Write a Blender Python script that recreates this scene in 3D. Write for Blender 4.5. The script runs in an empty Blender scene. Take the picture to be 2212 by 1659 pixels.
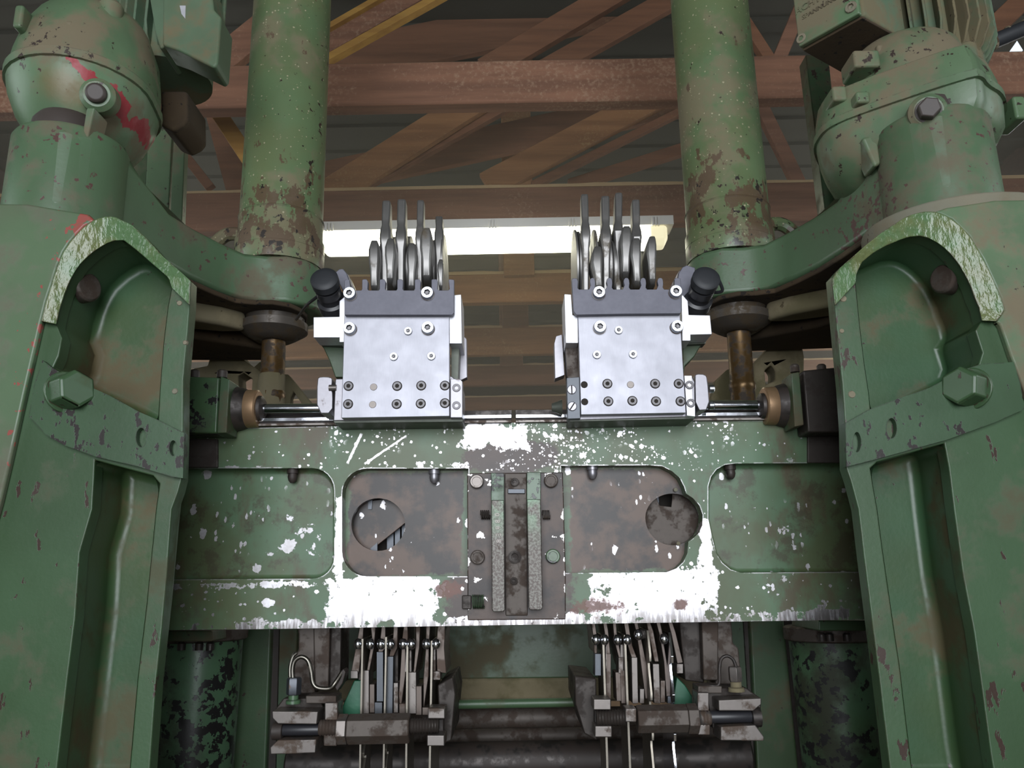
import bpy, bmesh, math, random
from mathutils import Vector, Matrix, noise as mnoise
from mathutils.geometry import tessellate_polygon
R = math.radians
# ------------------------------------------------------------------ camera, world, light, exposure
F_PX = 1724.0
HAZE = 0.045
PITCH, ROLL = R(13.6), R(1.05)
CAM = Vector((0.0, 0.0, 1.6))
_F = Vector((0, math.cos(PITCH), math.sin(PITCH)))
_R0 = Vector((1, 0, 0)); _U0 = Vector((0, -math.sin(PITCH), math.cos(PITCH)))
_R = _R0 * math.cos(ROLL) - _U0 * math.sin(ROLL)
_U = _U0 * math.cos(ROLL) + _R0 * math.sin(ROLL)
scene = bpy.context.scene
cd = bpy.data.cameras.new('camera'); cam = bpy.data.objects.new('camera', cd)
scene.collection.objects.link(cam); scene.camera = cam
cd.sensor_width = 36.0; cd.lens = F_PX / 2212.0 * 36.0; cd.clip_start = 0.05; cd.clip_end = 200
m = Matrix((_R, _U, -_F)).transposed().to_4x4(); m.translation = CAM
cam.matrix_world = m
w = bpy.data.worlds.new('world'); scene.world = w; w.use_nodes = True
w.node_tree.nodes['Background'].inputs[0].default_value = (0.80, 0.90, 1.0, 1)
w.node_tree.nodes['Background'].inputs[1].default_value = 1.4
scene.view_settings.view_transform = 'Standard'; scene.view_settings.look = 'None'
scene.view_settings.exposure = 0.0; scene.view_settings.gamma = 1.0
scene.view_settings.use_curve_mapping = False
scene.cycles.use_denoising = True
scene.cycles.use_adaptive_sampling = True; scene.cycles.adaptive_threshold = 0.02
scene.cycles.max_bounces = 6; scene.cycles.volume_bounces = 0; scene.cycles.diffuse_bounces = 4; scene.cycles.glossy_bounces = 3
scene.cycles.sample_clamp_indirect = 6.0
def area(name, loc, rot, sx, sy, power, col):
    l = bpy.data.lights.new(name, 'AREA'); l.shape = 'RECTANGLE'; l.size = sx; l.size_y = sy
    l.energy = power; l.color = col
    o = bpy.data.objects.new(name, l); scene.collection.objects.link(o); o.location = loc; o.rotation_euler = rot
    return o
# daylight through the big doorway behind the camera
area('daylight_doorway', (0.0, -2.95, 2.45), (R(90), 0, 0), 2.9, 2.7, 190, (0.93, 0.96, 1.0))
# front pair: daylight through side windows; rear pair: added fill for far roof beams
area('side_light', (-4.4, 0.3, 3.0), (0, R(-90), 0), 1.6, 3.0, 30, (0.95, 1.0, 0.97))
area('side_light', (4.4, 0.3, 3.0), (0, R(90), 0), 1.6, 3.0, 30, (0.95, 1.0, 0.97))
area('side_light', (-4.45, 6.6, 2.9), (0, R(-90), 0), 1.4, 3.6, 70, (1.0, 0.96, 0.88))  # added pair, no window seen here; brightens the distant roof beams
area('side_light', (4.45, 6.6, 2.9), (0, R(90), 0), 1.4, 3.6, 70, (1.0, 0.96, 0.88))

def W(px, py, Y):
    """world point on the plane at distance Y that the photograph shows at (px, py)"""
    d = _R * ((px - 1106) / F_PX) - _U * ((py - 829.5) / F_PX) + _F
    return CAM + d * (Y / d.y)
def Pz(px, py, Z):
    d = _R * ((px - 1106) / F_PX) - _U * ((py - 829.5) / F_PX) + _F
    return CAM + d * ((Z - CAM.z) / d.z)
def S(px, Y):            # length of px pixels at distance Y
    return px / F_PX * Y * 1.0

# ------------------------------------------------------------------ node helper
class NT:
    def __init__(s, name):
        s.m = bpy.data.materials.new(name); s.m.use_nodes = True
        s.t = s.m.node_tree; s.n = s.t.nodes; s.l = s.t.links
        s.b = s.n['Principled BSDF']
        s._pos = None
    def pos(s):
        if s._pos is None: s._pos = V(s, s.n.new('ShaderNodeNewGeometry').outputs['Position'])
        return s._pos
    def sep(s, v):
        x = s.n.new('ShaderNodeSeparateXYZ'); s.l.new(v.o, x.inputs[0]); return [V(s, x.outputs[i]) for i in range(3)]
    def put(s, sock, v):
        if isinstance(v, V): s.l.new(v.o, sock)
        elif isinstance(v, (tuple, list)): sock.default_value = (*v[:3], 1) if len(sock.default_value) == 4 else v[:3]
        else: sock.default_value = v
    def math(s, op, a, b=0.0, c=None):
        x = s.n.new('ShaderNodeMath'); x.operation = op; s.put(x.inputs[0], a); s.put(x.inputs[1], b)
        if c is not None: s.put(x.inputs[2], c)
        return V(s, x.outputs[0])
    def vec(s, v, sc=(1, 1, 1), off=(0, 0, 0)):
        x = s.n.new('ShaderNodeMapping'); s.put(x.inputs[0], v); x.inputs['Scale'].default_value = sc; x.inputs['Location'].default_value = off
        return V(s, x.outputs[0])
    def noise(s, scale, detail=4, rough=0.55, sc=(1, 1, 1), off=(0, 0, 0), dist=0.0):
        x = s.n.new('ShaderNodeTexNoise'); s.put(x.inputs['Vector'], s.vec(s.pos(), sc, off))
        x.inputs['Scale'].default_value = scale; x.inputs['Detail'].default_value = detail
        x.inputs['Roughness'].default_value = rough; x.inputs['Distortion'].default_value = dist
        return V(s, x.outputs[0])
    def voro(s, scale, sc=(1, 1, 1), off=(0, 0, 0)):
        x = s.n.new('ShaderNodeTexVoronoi'); s.put(x.inputs['Vector'], s.vec(s.pos(), sc, off)); x.inputs['Scale'].default_value = scale
        return V(s, x.outputs['Distance'])
    def step(s, v, lo, hi):
        x = s.n.new('ShaderNodeMapRange'); x.interpolation_type = 'SMOOTHSTEP'
        s.put(x.inputs[0], v); x.inputs[1].default_value = lo; x.inputs[2].default_value = hi
        return V(s, x.outputs[0])
    def mix(s, f, a, b):
        x = s.n.new('ShaderNodeMix'); x.data_type = 'RGBA'; s.put(x.inputs[0], f); s.put(x.inputs[6], a); s.put(x.inputs[7], b)
        return V(s, x.outputs[2])
    def blob(s, cx, cz, rx, rz):
        X, Y, Z = s.sep(s.pos())
        a = (X - cx) * (1.0 / rx); b = (Z - cz) * (1.0 / rz)
        return 1.0 - s.math('SQRT', a * a + b * b)
    def boxm(s, x0, x1, z0, z1, soft):
        X, Y, Z = s.sep(s.pos())
        a = s.math('MINIMUM', X - x0, x1 - X); b = s.math('MINIMUM', Z - z0, z1 - Z)
        return s.math('MINIMUM', s.math('MAXIMUM', s.math('MINIMUM', a, b) * (1.0 / soft), -1.0), 1.0)
    def edge(s, rad=.004):
        x = s.n.new('ShaderNodeBevel'); x.samples = 4; x.inputs['Radius'].default_value = rad
        g_ = s.n.new('ShaderNodeNewGeometry'); d = s.n.new('ShaderNodeVectorMath'); d.operation = 'DOT_PRODUCT'
        s.l.new(x.outputs[0], d.inputs[0]); s.l.new(g_.outputs['Normal'], d.inputs[1])
        return s.step(V(s, d.outputs['Value']) * -1.0 + 1.0, .01, .12)
    def dots(s, scale, big=.30, sc=(1, 1, 1), off=(0, 0, 0), p=3.0):
        x = s.n.new('ShaderNodeTexVoronoi'); wob = s.noise(scale * 1.6, 3, off=off)
        v = s.n.new('ShaderNodeVectorMath'); v.operation = 'ADD'; s.put(v.inputs[0], s.vec(s.pos(), sc, off)); v.inputs[1].default_value = (0, 0, 0)
        s.l.new(v.outputs[0], x.inputs['Vector']); x.inputs['Scale'].default_value = scale
        r = s.sep(V(s, x.outputs['Color']))[0]
        rad = s.math('POWER', r, p) * big * (wob * 1.6 + .2)
        return s.step(rad - V(s, x.outputs['Distance']) - (s.noise(scale * 3.0, 3, off=off) - .5) * .22 * s.step(rad, .02, .2), 0.0, .03)
    def bump(s, h, strength=0.3, dist=0.002):
        x = s.n.new('ShaderNodeBump'); x.inputs['Strength'].default_value = strength; x.inputs['Distance'].default_value = dist
        s.put(x.inputs['Height'], h); s.l.new(x.outputs[0], s.b.inputs['Normal'])
    def out(s, col=None, rough=None, metal=None, spec=None, coat=None):
        if col is not None: s.put(s.b.inputs['Base Color'], col)
        if rough is not None: s.put(s.b.inputs['Roughness'], rough)
        if metal is not None: s.put(s.b.inputs['Metallic'], metal)
        if spec is not None: s.b.inputs['Specular IOR Level'].default_value = spec
        return s.m
class V:
    def __init__(s, t, o): s.t = t; s.o = o
    def __add__(s, b): return s.t.math('ADD', s, b)
    __radd__ = __add__
    def __sub__(s, b): return s.t.math('SUBTRACT', s, b)
    def __rsub__(s, b): return s.t.math('SUBTRACT', b, s)
    def __mul__(s, b): return s.t.math('MULTIPLY', s, b)
    __rmul__ = __mul__
def C(r, g, b):          # sRGB 0-255 to linear
    f = lambda c: (c / 255 / 12.92) if c <= 10 else ((c / 255 + 0.055) / 1.055) ** 2.4
    return (f(r), f(g), f(b))

def paint(name, base=(98, 142, 108), base2=(80, 122, 86), dust=0.5, dustcol=(142, 124, 98), chips=0.35, chipcol=(52, 38, 34),
          rust=0.0, rough=0.42, scale=1.0, bump=0.25, stretch=1.0, extra=None, off=0.0, edgew=.8, speck=0):
    t = NT(name)
    n1 = t.noise(5 * scale, 3, off=(off, 0, 0)); c = t.mix(t.step(n1, .35, .65), C(*base), C(*base2))
    n2 = t.noise(9 * scale, 8, .62, off=(off + 3, 1, 0)); n3 = t.noise(2.2 * scale, 2, off=(off, 7, 0))
    d = t.step(n2 * 0.6 + n3 * 0.4, 0.645 - 0.24 * dust, 0.755 - 0.24 * dust)
    c = t.mix(d * (0.6 + 0.35 * dust), c, C(*dustcol))
    n5 = t.noise(3.2 * scale, 5, .6, off=(off + 5, 5, 0)); c = t.mix(t.step(n5, .46, .66) * .32, c, [v * .62 for v in C(*base)])
    if rust: 
        nr = t.noise(14 * scale, 8, .7, off=(off, 0, 5)); c = t.mix(t.step(nr, .66 - .2 * rust, .70 - .2 * rust) * 0.9, c, C(150, 92, 74))
    nc = t.noise(55 * scale, 5, .6, sc=(1, 1, 1.0 / stretch), off=(off, 2, 2)); big = t.noise(3 * scale, 2, off=(off, 0, 9))
    k = t.step(nc + (big - 0.5) * 0.4, 0.735 - .20 * chips, 0.75 - .20 * chips)
    c = t.mix(k, c, C(*chipcol))
    ed = t.edge(.0035) * t.step(t.noise(38 * scale, 4, .6, off=(off, 5, 5)), .47, .52)
    c = t.mix(ed * edgew, c, C(*chipcol))
    if speck:
        c = t.mix(t.dots(120, .34, off=(off, 0, 0), p=4.0) * .8, c, C(168, 160, 132))
    if extra: c, ro = extra(t, c, rough)
    else: ro = rough
    t.bump(t.noise(140, 4) * 0.5 + n2 - k * 0.6, bump, 0.0015)
    return t.out(c, d * 0.35 + ro, 0.0)
def metal(name, col=(190, 190, 200), rough=0.3, grime=0.0, grimecol=(70, 58, 50), scale=1.0, brushed=False, m=1.0, gr=0.8):
    t = NT(name)
    c = C(*col)
    if brushed: c = t.mix(t.step(t.noise(11, 5, .6), .42, .68) * .28, c, [v * 0.62 for v in C(*col)])
    nz = t.noise(260, 3, .6, sc=(6, 6, 0.25)) if brushed else t.noise(120 * scale, 4)
    c = t.mix(t.step(nz, .3, .7) * 0.25, c, [v * 0.72 for v in C(*col)])
    if grime:
        n = t.noise(26 * scale, 8, .65); k = t.step(n, .68 - .36 * grime, .80 - .36 * grime)
        c = t.mix(k, c, C(*grimecol)); t.out(c, k * (gr - rough) + rough, (1.0 - k * 0.85) * m)
    else:
        t.out(c, t.noise(30 * scale, 4) * 0.16 + (rough - 0.08), m)
    t.bump(nz, 0.08, 0.0006)
    return t.m
def wood(name, col=(116, 70, 52), col2=(84, 50, 38), dust=0.3, dustcol=(150, 128, 98), edge=None):
    t = NT(name)
    g = t.noise(14, 6, .6, sc=(0.12, 1.6, 1.6)); c = t.mix(t.step(g, .3, .7), C(*col), C(*col2))
    d = t.noise(60, 6, .7); d2 = t.noise(2.5, 3)
    c = t.mix(t.step(d * .6 + d2 * .4, .62 - .2 * dust, .74 - .2 * dust) * 0.6, c, C(*dustcol))
    X = t.n.new('ShaderNodeNewGeometry'); nz = t.sep(V(t, X.outputs['Normal']))[2]
    c = t.mix(t.step(nz, .6, .9), c, C(*dustcol))          # sawdust lies on top faces
    t.bump(g, 0.3, 0.003)
    return t.out(c, 0.8, 0.0)
def plain(name, col, rough=0.5, metalv=0.0, nscale=40, amt=0.3):
    t = NT(name); c0 = C(*col)
    c = t.mix(t.noise(nscale, 5) * amt, c0, [v * 0.5 for v in c0])
    return t.out(c, rough, metalv)

# ------------------------------------------------------------------ mesh helper
class G:
    def __init__(s): s.v = []; s.f = []; s.m2 = set()
    def add(s, vs, fs):
        o = len(s.v); s.v += [Vector(v) for v in vs]; s.f += [[i + o for i in f] for f in fs]; return s
    def box(s, a, b):
        x0, y0, z0 = [min(a[i], b[i]) for i in range(3)]; x1, y1, z1 = [max(a[i], b[i]) for i in range(3)]
        return s.add([(x0, y0, z0), (x1, y0, z0), (x1, y1, z0), (x0, y1, z0), (x0, y0, z1), (x1, y0, z1), (x1, y1, z1), (x0, y1, z1)],
                     [(0, 3, 2, 1), (4, 5, 6, 7), (0, 1, 5, 4), (1, 2, 6, 5), (2, 3, 7, 6), (3, 0, 4, 7)])
    def prism(s, pts, th, holes=(), vec=None):
        """pts: front polygon (world), swept by th along +Y (or vec); holes cut through"""
        vec = Vector(vec) if vec is not None else Vector((0, th, 0))
        loops = [list(map(Vector, pts))] + [list(map(Vector, h)) for h in holes]
        flat = [p for l in loops for p in l]; n = len(flat); o = len(s.v)
        s.v += flat + [p + vec for p in flat]
        if holes:
            tris = tessellate_polygon(loops)
            for t in tris: s.f.append([o + i for i in t]); s.f.append([o + n + i for i in reversed(t)])
        else:
            s.f.append([o + i for i in range(n)]); s.f.append([o + n + i for i in reversed(range(n))])
        k = 0
        for l in loops:
            m_ = len(l)
            for i in range(m_):
                a, b = k + i, k + (i + 1) % m_
                s.f.append([o + a, o + a + n, o + b + n, o + b])
            k += m_
        return s
    def pbox(s, x0, y0, x1, y1, Y, th):     # box whose front face covers these pixels at distance Y
        return s.prism([W(x0, y0, Y), W(x1, y0, Y), W(x1, y1, Y), W(x0, y1, Y)], th)
    def rings(s, rings, cap=True, closed=True):
        n = len(rings[0]); o = len(s.v)
        for r in rings: s.v += [Vector(p) for p in r]
        for j in range(len(rings) - 1):
            for i in range(n if closed else n - 1):
                a = o + j * n + i; b = o + j * n + (i + 1) % n
                s.f.append([a, b, b + n, a + n])
        if cap and closed:
            s.f.append([o + i for i in reversed(range(n))]); s.f.append([o + (len(rings) - 1) * n + i for i in range(n)])
        return s
    def lathe(s, a, b, prof, n=28):
        """profile [(t 0..1 along a->b, radius)]"""
        a, b = Vector(a), Vector(b); d = (b - a)
        u = d.normalized().orthogonal().normalized()
        if abs(d.normalized().y) < 0.9:
            u = Vector((0, 1, 0)) - d.normalized() * d.normalized().y; u.normalize()
        w_ = d.normalized().cross(u)
        rs = []
        for t, r in prof:
            c = a + d * t
            rs.append([c + (u * math.cos(2 * math.pi * i / n) + w_ * math.sin(2 * math.pi * i / n)) * max(r, 1e-5) for i in range(n)])
        return s.rings(rs)
    def cyl(s, a, b, r, n=24): return s.lathe(a, b, [(0, r), (1, r)], n)
    def tube(s, pts, r, n=12, sub=6):
        pts = [Vector(p) for p in pts]; P = []
        ext = [pts[0] * 2 - pts[1]] + pts + [pts[-1] * 2 - pts[-2]]
        for i in range(1, len(ext) - 2):
            p0, p1, p2, p3 = ext[i - 1:i + 3]
            for k in range(sub):
                t = k / sub
                P.append(0.5 * ((2 * p1) + (p2 - p0) * t + (2 * p0 - 5 * p1 + 4 * p2 - p3) * t * t + (3 * p1 - p0 - 3 * p2 + p3) * t ** 3))
        P.append(pts[-1]); rs = []; u = None
        for i, p in enumerate(P):
            d = (P[min(i + 1, len(P) - 1)] - P[max(i - 1, 0)]).normalized()
            u = d.orthogonal().normalized() if u is None else (u - d * u.dot(d)).normalized()
            v = d.cross(u); rr = r(i / (len(P) - 1)) if callable(r) else r
            rs.append([p + (u * math.cos(2 * math.pi * k / n) + v * math.sin(2 * math.pi * k / n)) * rr for k in range(n)])
        return s.rings(rs)
    def screw(s, c, r, h, hexr=0.55, sink=0.5, axis=(0, -1, 0), n=20):
        """cap screw head with hexagon socket, centre c on the surface, standing out along axis"""
        c = Vector(c); ax = Vector(axis).normalized(); a = c - ax * 0.001; 
        u = ax.orthogonal().normalized(); v = ax.cross(u)
        def ring(rad, t, hexa=False):
            out = []
            for i in range(24):
                an = 2 * math.pi * i / 24; rr = rad
                if hexa: rr = rad / max(math.cos(((an + math.pi / 6) % (math.pi / 3)) - math.pi / 6), .5) * .92
                out.append(a + ax * t + (u * math.cos(an) + v * math.sin(an)) * rr)
            return out
        n0 = len(s.f)
        s.rings([ring(r, 0), ring(r, h * .85), ring(r * .93, h), ring(r * hexr, h, True), ring(r * hexr, h * (1 - sink), True), ring(r * .05, h * (1 - sink) - r * .1, True)])
        s.m2 = set(range(n0 + 72, n0 + 120)) | {n0 + 121}  # socket faces take the second, darker material to show as shaded
        return s
    def hexbolt(s, c, r, h, axis=(0, -1, 0), washer=1.25):
        c = Vector(c); ax = Vector(axis).normalized(); u = ax.orthogonal().normalized(); v = ax.cross(u)
        h6 = lambda rad, t: [c + ax * t + (u * math.cos(math.pi / 3 * i) + v * math.sin(math.pi / 3 * i)) * rad for i in range(6)]
        s.rings([h6(r, 0), h6(r, h * .9), h6(r * .88, h)])
        if washer: s.lathe(c - ax * .001, c + ax * h * .12, [(0, r * washer), (1, r * washer)], 24)
        return s

COL = scene.collection
def mk(name, g, mat, parent=None, bevel=0.0, seg=2, sharp=35, sub=0, solid=0.0, mat2=None):
    vs = g.v
    if parent is not None: o0 = parent_loc(parent)
    else:
        xs = [v.x for v in vs]; ys = [v.y for v in vs]; zs = [v.z for v in vs]
        o0 = Vector(((min(xs) + max(xs)) / 2, (min(ys) + max(ys)) / 2, min(zs)))
    me = bpy.data.meshes.new(name); me.from_pydata([v - o0 for v in vs], [], g.f)
    bm = bmesh.new(); bm.from_mesh(me); bmesh.ops.recalc_face_normals(bm, faces=bm.faces); bm.to_mesh(me); bm.free()
    for p in me.polygons: p.use_smooth = True
    me.materials.append(mat)
    if mat2:
        me.materials.append(mat2)
        for i in g.m2: me.polygons[i].material_index = 1
    o = bpy.data.objects.new(name, me); COL.objects.link(o)
    if parent is not None: o.parent = parent; o['_w'] = 0
    else: o.location = o0
    if '_w' in o: del o['_w']
    if sub:
        md = o.modifiers.new('sub', 'SUBSURF'); md.levels = md.render_levels = sub
    if solid:
        md = o.modifiers.new('solid', 'SOLIDIFY'); md.thickness = solid; md.offset = 0
    if bevel:
        md = o.modifiers.new('bevel', 'BEVEL'); md.width = bevel; md.segments = seg; md.limit_method = 'ANGLE'; md.angle_limit = R(sharp)
        md.harden_normals = True; md.use_clamp_overlap = True
    elif not sub:
        me.set_sharp_from_angle(angle=R(sharp))
    return o
def parent_loc(p):
    v = Vector((0, 0, 0))
    while p is not None: v += p.location; p = p.parent
    return v
def thing(name, label, cat, loc, group=None):
    o = bpy.data.objects.new(name, None); COL.objects.link(o); o.location = loc; o.empty_display_size = 0.05
    return tag(o, label, cat, group)
def tag(o, label, cat, group=None, kind=None):
    o['label'] = label; o['category'] = cat
    if group: o['group'] = group
    if kind: o['kind'] = kind
    return o
def struct(name, g, mat, **k):
    o = mk(name, g, mat, **k); o['kind'] = 'structure'; return o
def PL(pts, Y): return [W(x, y, Y) for x, y in pts]
def smooth(pts, k=2, closed=True):
    """Chaikin corner cutting of a pixel outline"""
    for _ in range(k):
        q = []; n = len(pts); rng = range(n) if closed else range(n - 1)
        if not closed: q.append(pts[0])
        for i in rng:
            a, b = pts[i], pts[(i + 1) % n]
            q += [(a[0] * .75 + b[0] * .25, a[1] * .75 + b[1] * .25), (a[0] * .25 + b[0] * .75, a[1] * .25 + b[1] * .75)]
        if not closed: q.append(pts[-1])
        pts = q
    return pts
def rrect(x0, y0, x1, y1, r, n=5, corners=(1, 1, 1, 1)):
    out = []
    for k, (cx, cy, a) in enumerate(((x0 + r, y0 + r, 180), (x1 - r, y0 + r, 270), (x1 - r, y1 - r, 0), (x0 + r, y1 - r, 90))):
        if not corners[k]: out.append(((x0, y0), (x1, y0), (x1, y1), (x0, y1))[k]); continue
        for i in range(n + 1):
            an = R(a + 90 * i / n); out.append((cx + r * math.cos(an), cy + r * math.sin(an)))
    return out
def circ(cx, cy, r, n=32, ry=None): return [(cx + r * math.cos(2 * math.pi * i / n), cy + (ry or r) * math.sin(2 * math.pi * i / n)) for i in range(n)]
def mir(pts): return pts
# ------------------------------------------------------------------ materials
M = {}
def col_extra(t, c, ro):          # worn brown patches near the feet of the columns
    z = t.sep(t.pos())[2]; low = 1.0 - t.step(z, 2.44, 2.80)
    n = t.noise(20, 7, .65, sc=(1, 1, .6)); k = t.step(n + low * .13, .625, .64) * t.step(z, 2.30, 2.36)
    n2 = t.noise(34, 6, .6, off=(2, 2, 2)); k2 = t.step(n2 + low * .10, .70, .71)
    c = t.mix(k * .9, c, C(88, 70, 54)); c = t.mix(k2, c, C(44, 38, 34))
    return c, ro
M['post'] = paint('green_post_paint', base=(60, 86, 58), base2=(54, 78, 50), dust=0.5, dustcol=(80, 74, 54), chips=0.50, chipcol=(54, 38, 30), stretch=2.5, rough=0.40)
M['strap'] = paint('strap_paint', base=(56, 82, 56), base2=(50, 74, 48), dust=0.45, dustcol=(76, 72, 54), chips=0.85, chipcol=(34, 28, 26), stretch=1.5, rough=0.42, off=40)
M['pocket'] = paint('green_pocket_paint', base=(58, 88, 60), base2=(62, 82, 50), dust=0.62, dustcol=(92, 76, 52), chips=0.12, rough=0.36, off=4)
M['case'] = paint('green_casting_paint', base=(90, 114, 84), base2=(82, 102, 76), dust=0.7, dustcol=(112, 98, 78), chips=0.34, chipcol=(50, 38, 32), rough=0.42, off=9)
M['column'] = paint('green_column_paint', base=(94, 116, 82), base2=(98, 110, 76), dust=0.7, dustcol=(118, 108, 84), chips=0.30, rust=0.0, rough=0.38, off=2, speck=1, extra=col_extra)
M['arm'] = paint('green_arm_paint', base=(80, 106, 78), base2=(76, 98, 72), dust=0.55, dustcol=(100, 88, 72), chips=0.52, chipcol=(84, 60, 56), rough=0.42, off=6)
M['motor'] = paint('dusty_motor_paint', base=(84, 108, 84), base2=(78, 96, 72), dust=0.80, dustcol=(108, 96, 72), chips=0.1, rough=0.6, off=12)
M['greenclean'] = paint('green_panel_paint', base=(62, 86, 60), base2=(58, 76, 50), dust=0.65, dustcol=(84, 72, 52), chips=0.3, rough=0.42, off=15)
M['greenwedge'] = paint('teal_green_paint', base=(20, 96, 66), base2=(16, 76, 52), dust=0.2, chips=0.2, rough=0.4)
M['greasy'] = paint('greasy_green_paint', base=(78, 108, 82), base2=(68, 94, 62), dust=0.6, dustcol=(50, 46, 36), chips=0.9, chipcol=(34, 34, 34), rough=0.32, off=21, scale=.8)
M['dustyframe'] = paint('sawdust_covered_iron', base=(112, 104, 82), base2=(92, 86, 60), dust=0.8, dustcol=(124, 114, 90), chips=0.1, chipcol=(80, 70, 50), rough=0.9, bump=0.6, off=31)
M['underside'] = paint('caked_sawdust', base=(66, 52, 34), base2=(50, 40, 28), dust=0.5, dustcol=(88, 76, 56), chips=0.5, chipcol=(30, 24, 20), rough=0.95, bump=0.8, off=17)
M['ridge'] = paint('dusty_rib_paint', base=(118, 116, 100), base2=(128, 118, 98), dust=0.6, dustcol=(120, 108, 86), chips=0.4, chipcol=(70, 56, 40), rough=0.85, bump=0.6, off=19)
M['darkiron'] = metal('dark_oily_iron', (66, 62, 60), 0.42, grime=0.7, grimecol=(52, 44, 40), m=.7, gr=.6)
M['darkiron2'] = metal('dark_brown_iron', (62, 56, 52), 0.5, grime=0.6, grimecol=(44, 36, 31), m=.4, gr=.75)
M['castbrown'] = metal('brown_cast_iron', (84, 76, 70), 0.55, grime=0.6, grimecol=(62, 50, 42), m=.3, gr=.8)
M['steelold'] = metal('worn_grey_steel', (118, 112, 108), 0.42, grime=0.5, grimecol=(78, 64, 54), m=.75, gr=.7)
M['steelbar'] = metal('used_steel_bar', (96, 86, 80), 0.45, grime=0.5, grimecol=(84, 68, 58), m=.6, gr=.7)
M['bluesteel'] = metal('blued_steel', (82, 85, 90), 0.42, grime=0.1, grimecol=(120, 96, 76), m=.7)
M['plate'] = metal('ground_steel_plate', (166, 166, 174), 0.52, brushed=True, m=.88)
M['alu'] = metal('milled_aluminium', (214, 214, 220), 0.42, m=.6)
M['aludull'] = metal('dull_aluminium_end', (150, 148, 154), 0.42, grime=0.22, grimecol=(120, 104, 96), m=.75)
M['comb'] = metal('gunmetal_comb', (104, 104, 114), 0.55, m=.4)
M['darkbody'] = metal('dark_steel_body', (88, 92, 84), 0.5, m=.5)
M['zinc'] = metal('zinc_plated_screw', (176, 180, 186), 0.30)
M['blackscrew'] = metal('blackened_screw', (92, 90, 92), 0.38, grime=.2, grimecol=(60, 56, 54), m=.6)
M['brightscrew'] = metal('bright_screw', (236, 238, 244), 0.22)
M['chrome'] = metal('chromed_rod', (230, 232, 240), 0.12)
M['blade'] = metal('saw_blade_steel', (128, 122, 112), 0.4, m=.8)
M['lever'] = metal('forged_steel', (138, 136, 134), 0.42, m=.75, scale=.5, grime=.35, grimecol=(92, 84, 72), gr=.6)
M['brass'] = metal('bronze_ring', (160, 130, 100), 0.42, grime=.25, grimecol=(110, 84, 60), m=.6)
M['oilrod'] = metal('oily_brass_rod', (96, 74, 44), 0.34, grime=0.6, grimecol=(52, 42, 32), m=.6, gr=.7)
M['glanddark'] = metal('grimy_gland_iron', (84, 78, 72), 0.45, grime=.6, grimecol=(70, 58, 42), m=.4, gr=.8)
M['oilcrust'] = metal('oily_crust', (86, 66, 40), 0.35, grime=.6, grimecol=(50, 40, 28), m=.4, gr=.5)
M['black'] = plain('black_plastic', (44, 44, 48), 0.38)
M['blackrub'] = plain('black_rubber', (40, 42, 46), 0.55)
M['dark'] = plain('dark_cavity_iron', (40, 34, 28), 0.8)
M['plug'] = plain('dark_plug_iron', (66, 58, 54), 0.55)
M['copper'] = metal('steel_pipe', (120, 116, 108), 0.35, grime=.3, grimecol=(110, 100, 84))
M['wood'] = wood('red_brown_timber', (134, 94, 72), (108, 74, 56), .45, (160, 132, 108))
M['wood2'] = wood('lamp_tinted_dusty_timber', (150, 106, 68), (126, 86, 54), .4, (170, 142, 100))  # yellower base carries the lamp's warm light in the colour, plus dust
M['woodd'] = wood('dark_roof_timber', (128, 86, 60), (104, 68, 46), .25, (150, 120, 92))
M['yellow'] = wood('ochre_edged_timber', (170, 130, 60), (146, 106, 48), .2, (150, 120, 70))
M['sawdust'] = plain('pale_sawdust', (196, 168, 128), .95, 0, 60, .25)
M['sheet'] = plain('dark_roof_sheet', (58, 58, 48), 0.8, 0, 3, .5)
M['wallm'] = wood('wall_boards', (70, 48, 36), (54, 36, 28), .25, (100, 84, 62))
M['floor'] = plain('dusty_concrete', (96, 86, 70), 0.95, 0, 6, .4)
M['lampbody'] = plain('grey_white_lamp_housing', (214, 212, 206), 0.5, 0, 20, .08)
t = NT('glowing_diffuser'); t.b.inputs['Emission Color'].default_value = (1.0, 0.97, 0.74, 1); t.b.inputs['Emission Strength'].default_value = 7.0
t.out(C(240, 240, 220), .4); M['glow'] = t.m
t = NT('lamp_end_plastic'); t.b.inputs['Emission Color'].default_value = (1.0, 0.92, 0.6, 1); t.b.inputs['Emission Strength'].default_value = 0.7
t.out(C(230, 220, 180), .4); M['glowend'] = t.m

# red primer showing on the gear housing
def red_extra(t, c, ro):
    p = W(205, 165, 1.36)
    X, Y, Z = t.sep(t.pos())
    line = (X - p.x) * 0.62 + (Z - p.z) + (t.noise(22, 5, .6) - 0.5) * 0.07
    k = t.math('MINIMUM', t.step(line + (X - p.x) * .55, -0.030, -0.027), 1.0 - t.step(line, 0.004, 0.007))
    k = k * t.step(t.noise(13, 3, off=(1.3, 0, 0)), .47, .485)
    k = k * t.step(X - (p.x - .09), 0, .01) * (1.0 - t.step(X - (p.x + .062), 0, .01))
    o = t.step(t.blob(W(140, 185, 1.34).x, W(140, 185, 1.34).z, .09, .06) + (t.noise(18, 4) - .5) * .8, .2, .8)
    c = t.mix(o * .55, c, C(116, 84, 44))
    return t.mix(k, c, C(140, 36, 44)), ro
M['casered'] = paint('green_casting_with_red_primer', base=(88, 116, 84), base2=(82, 102, 76), dust=0.65, dustcol=(112, 98, 78), chips=0.2, rough=0.42, off=9, extra=red_extra)
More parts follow.
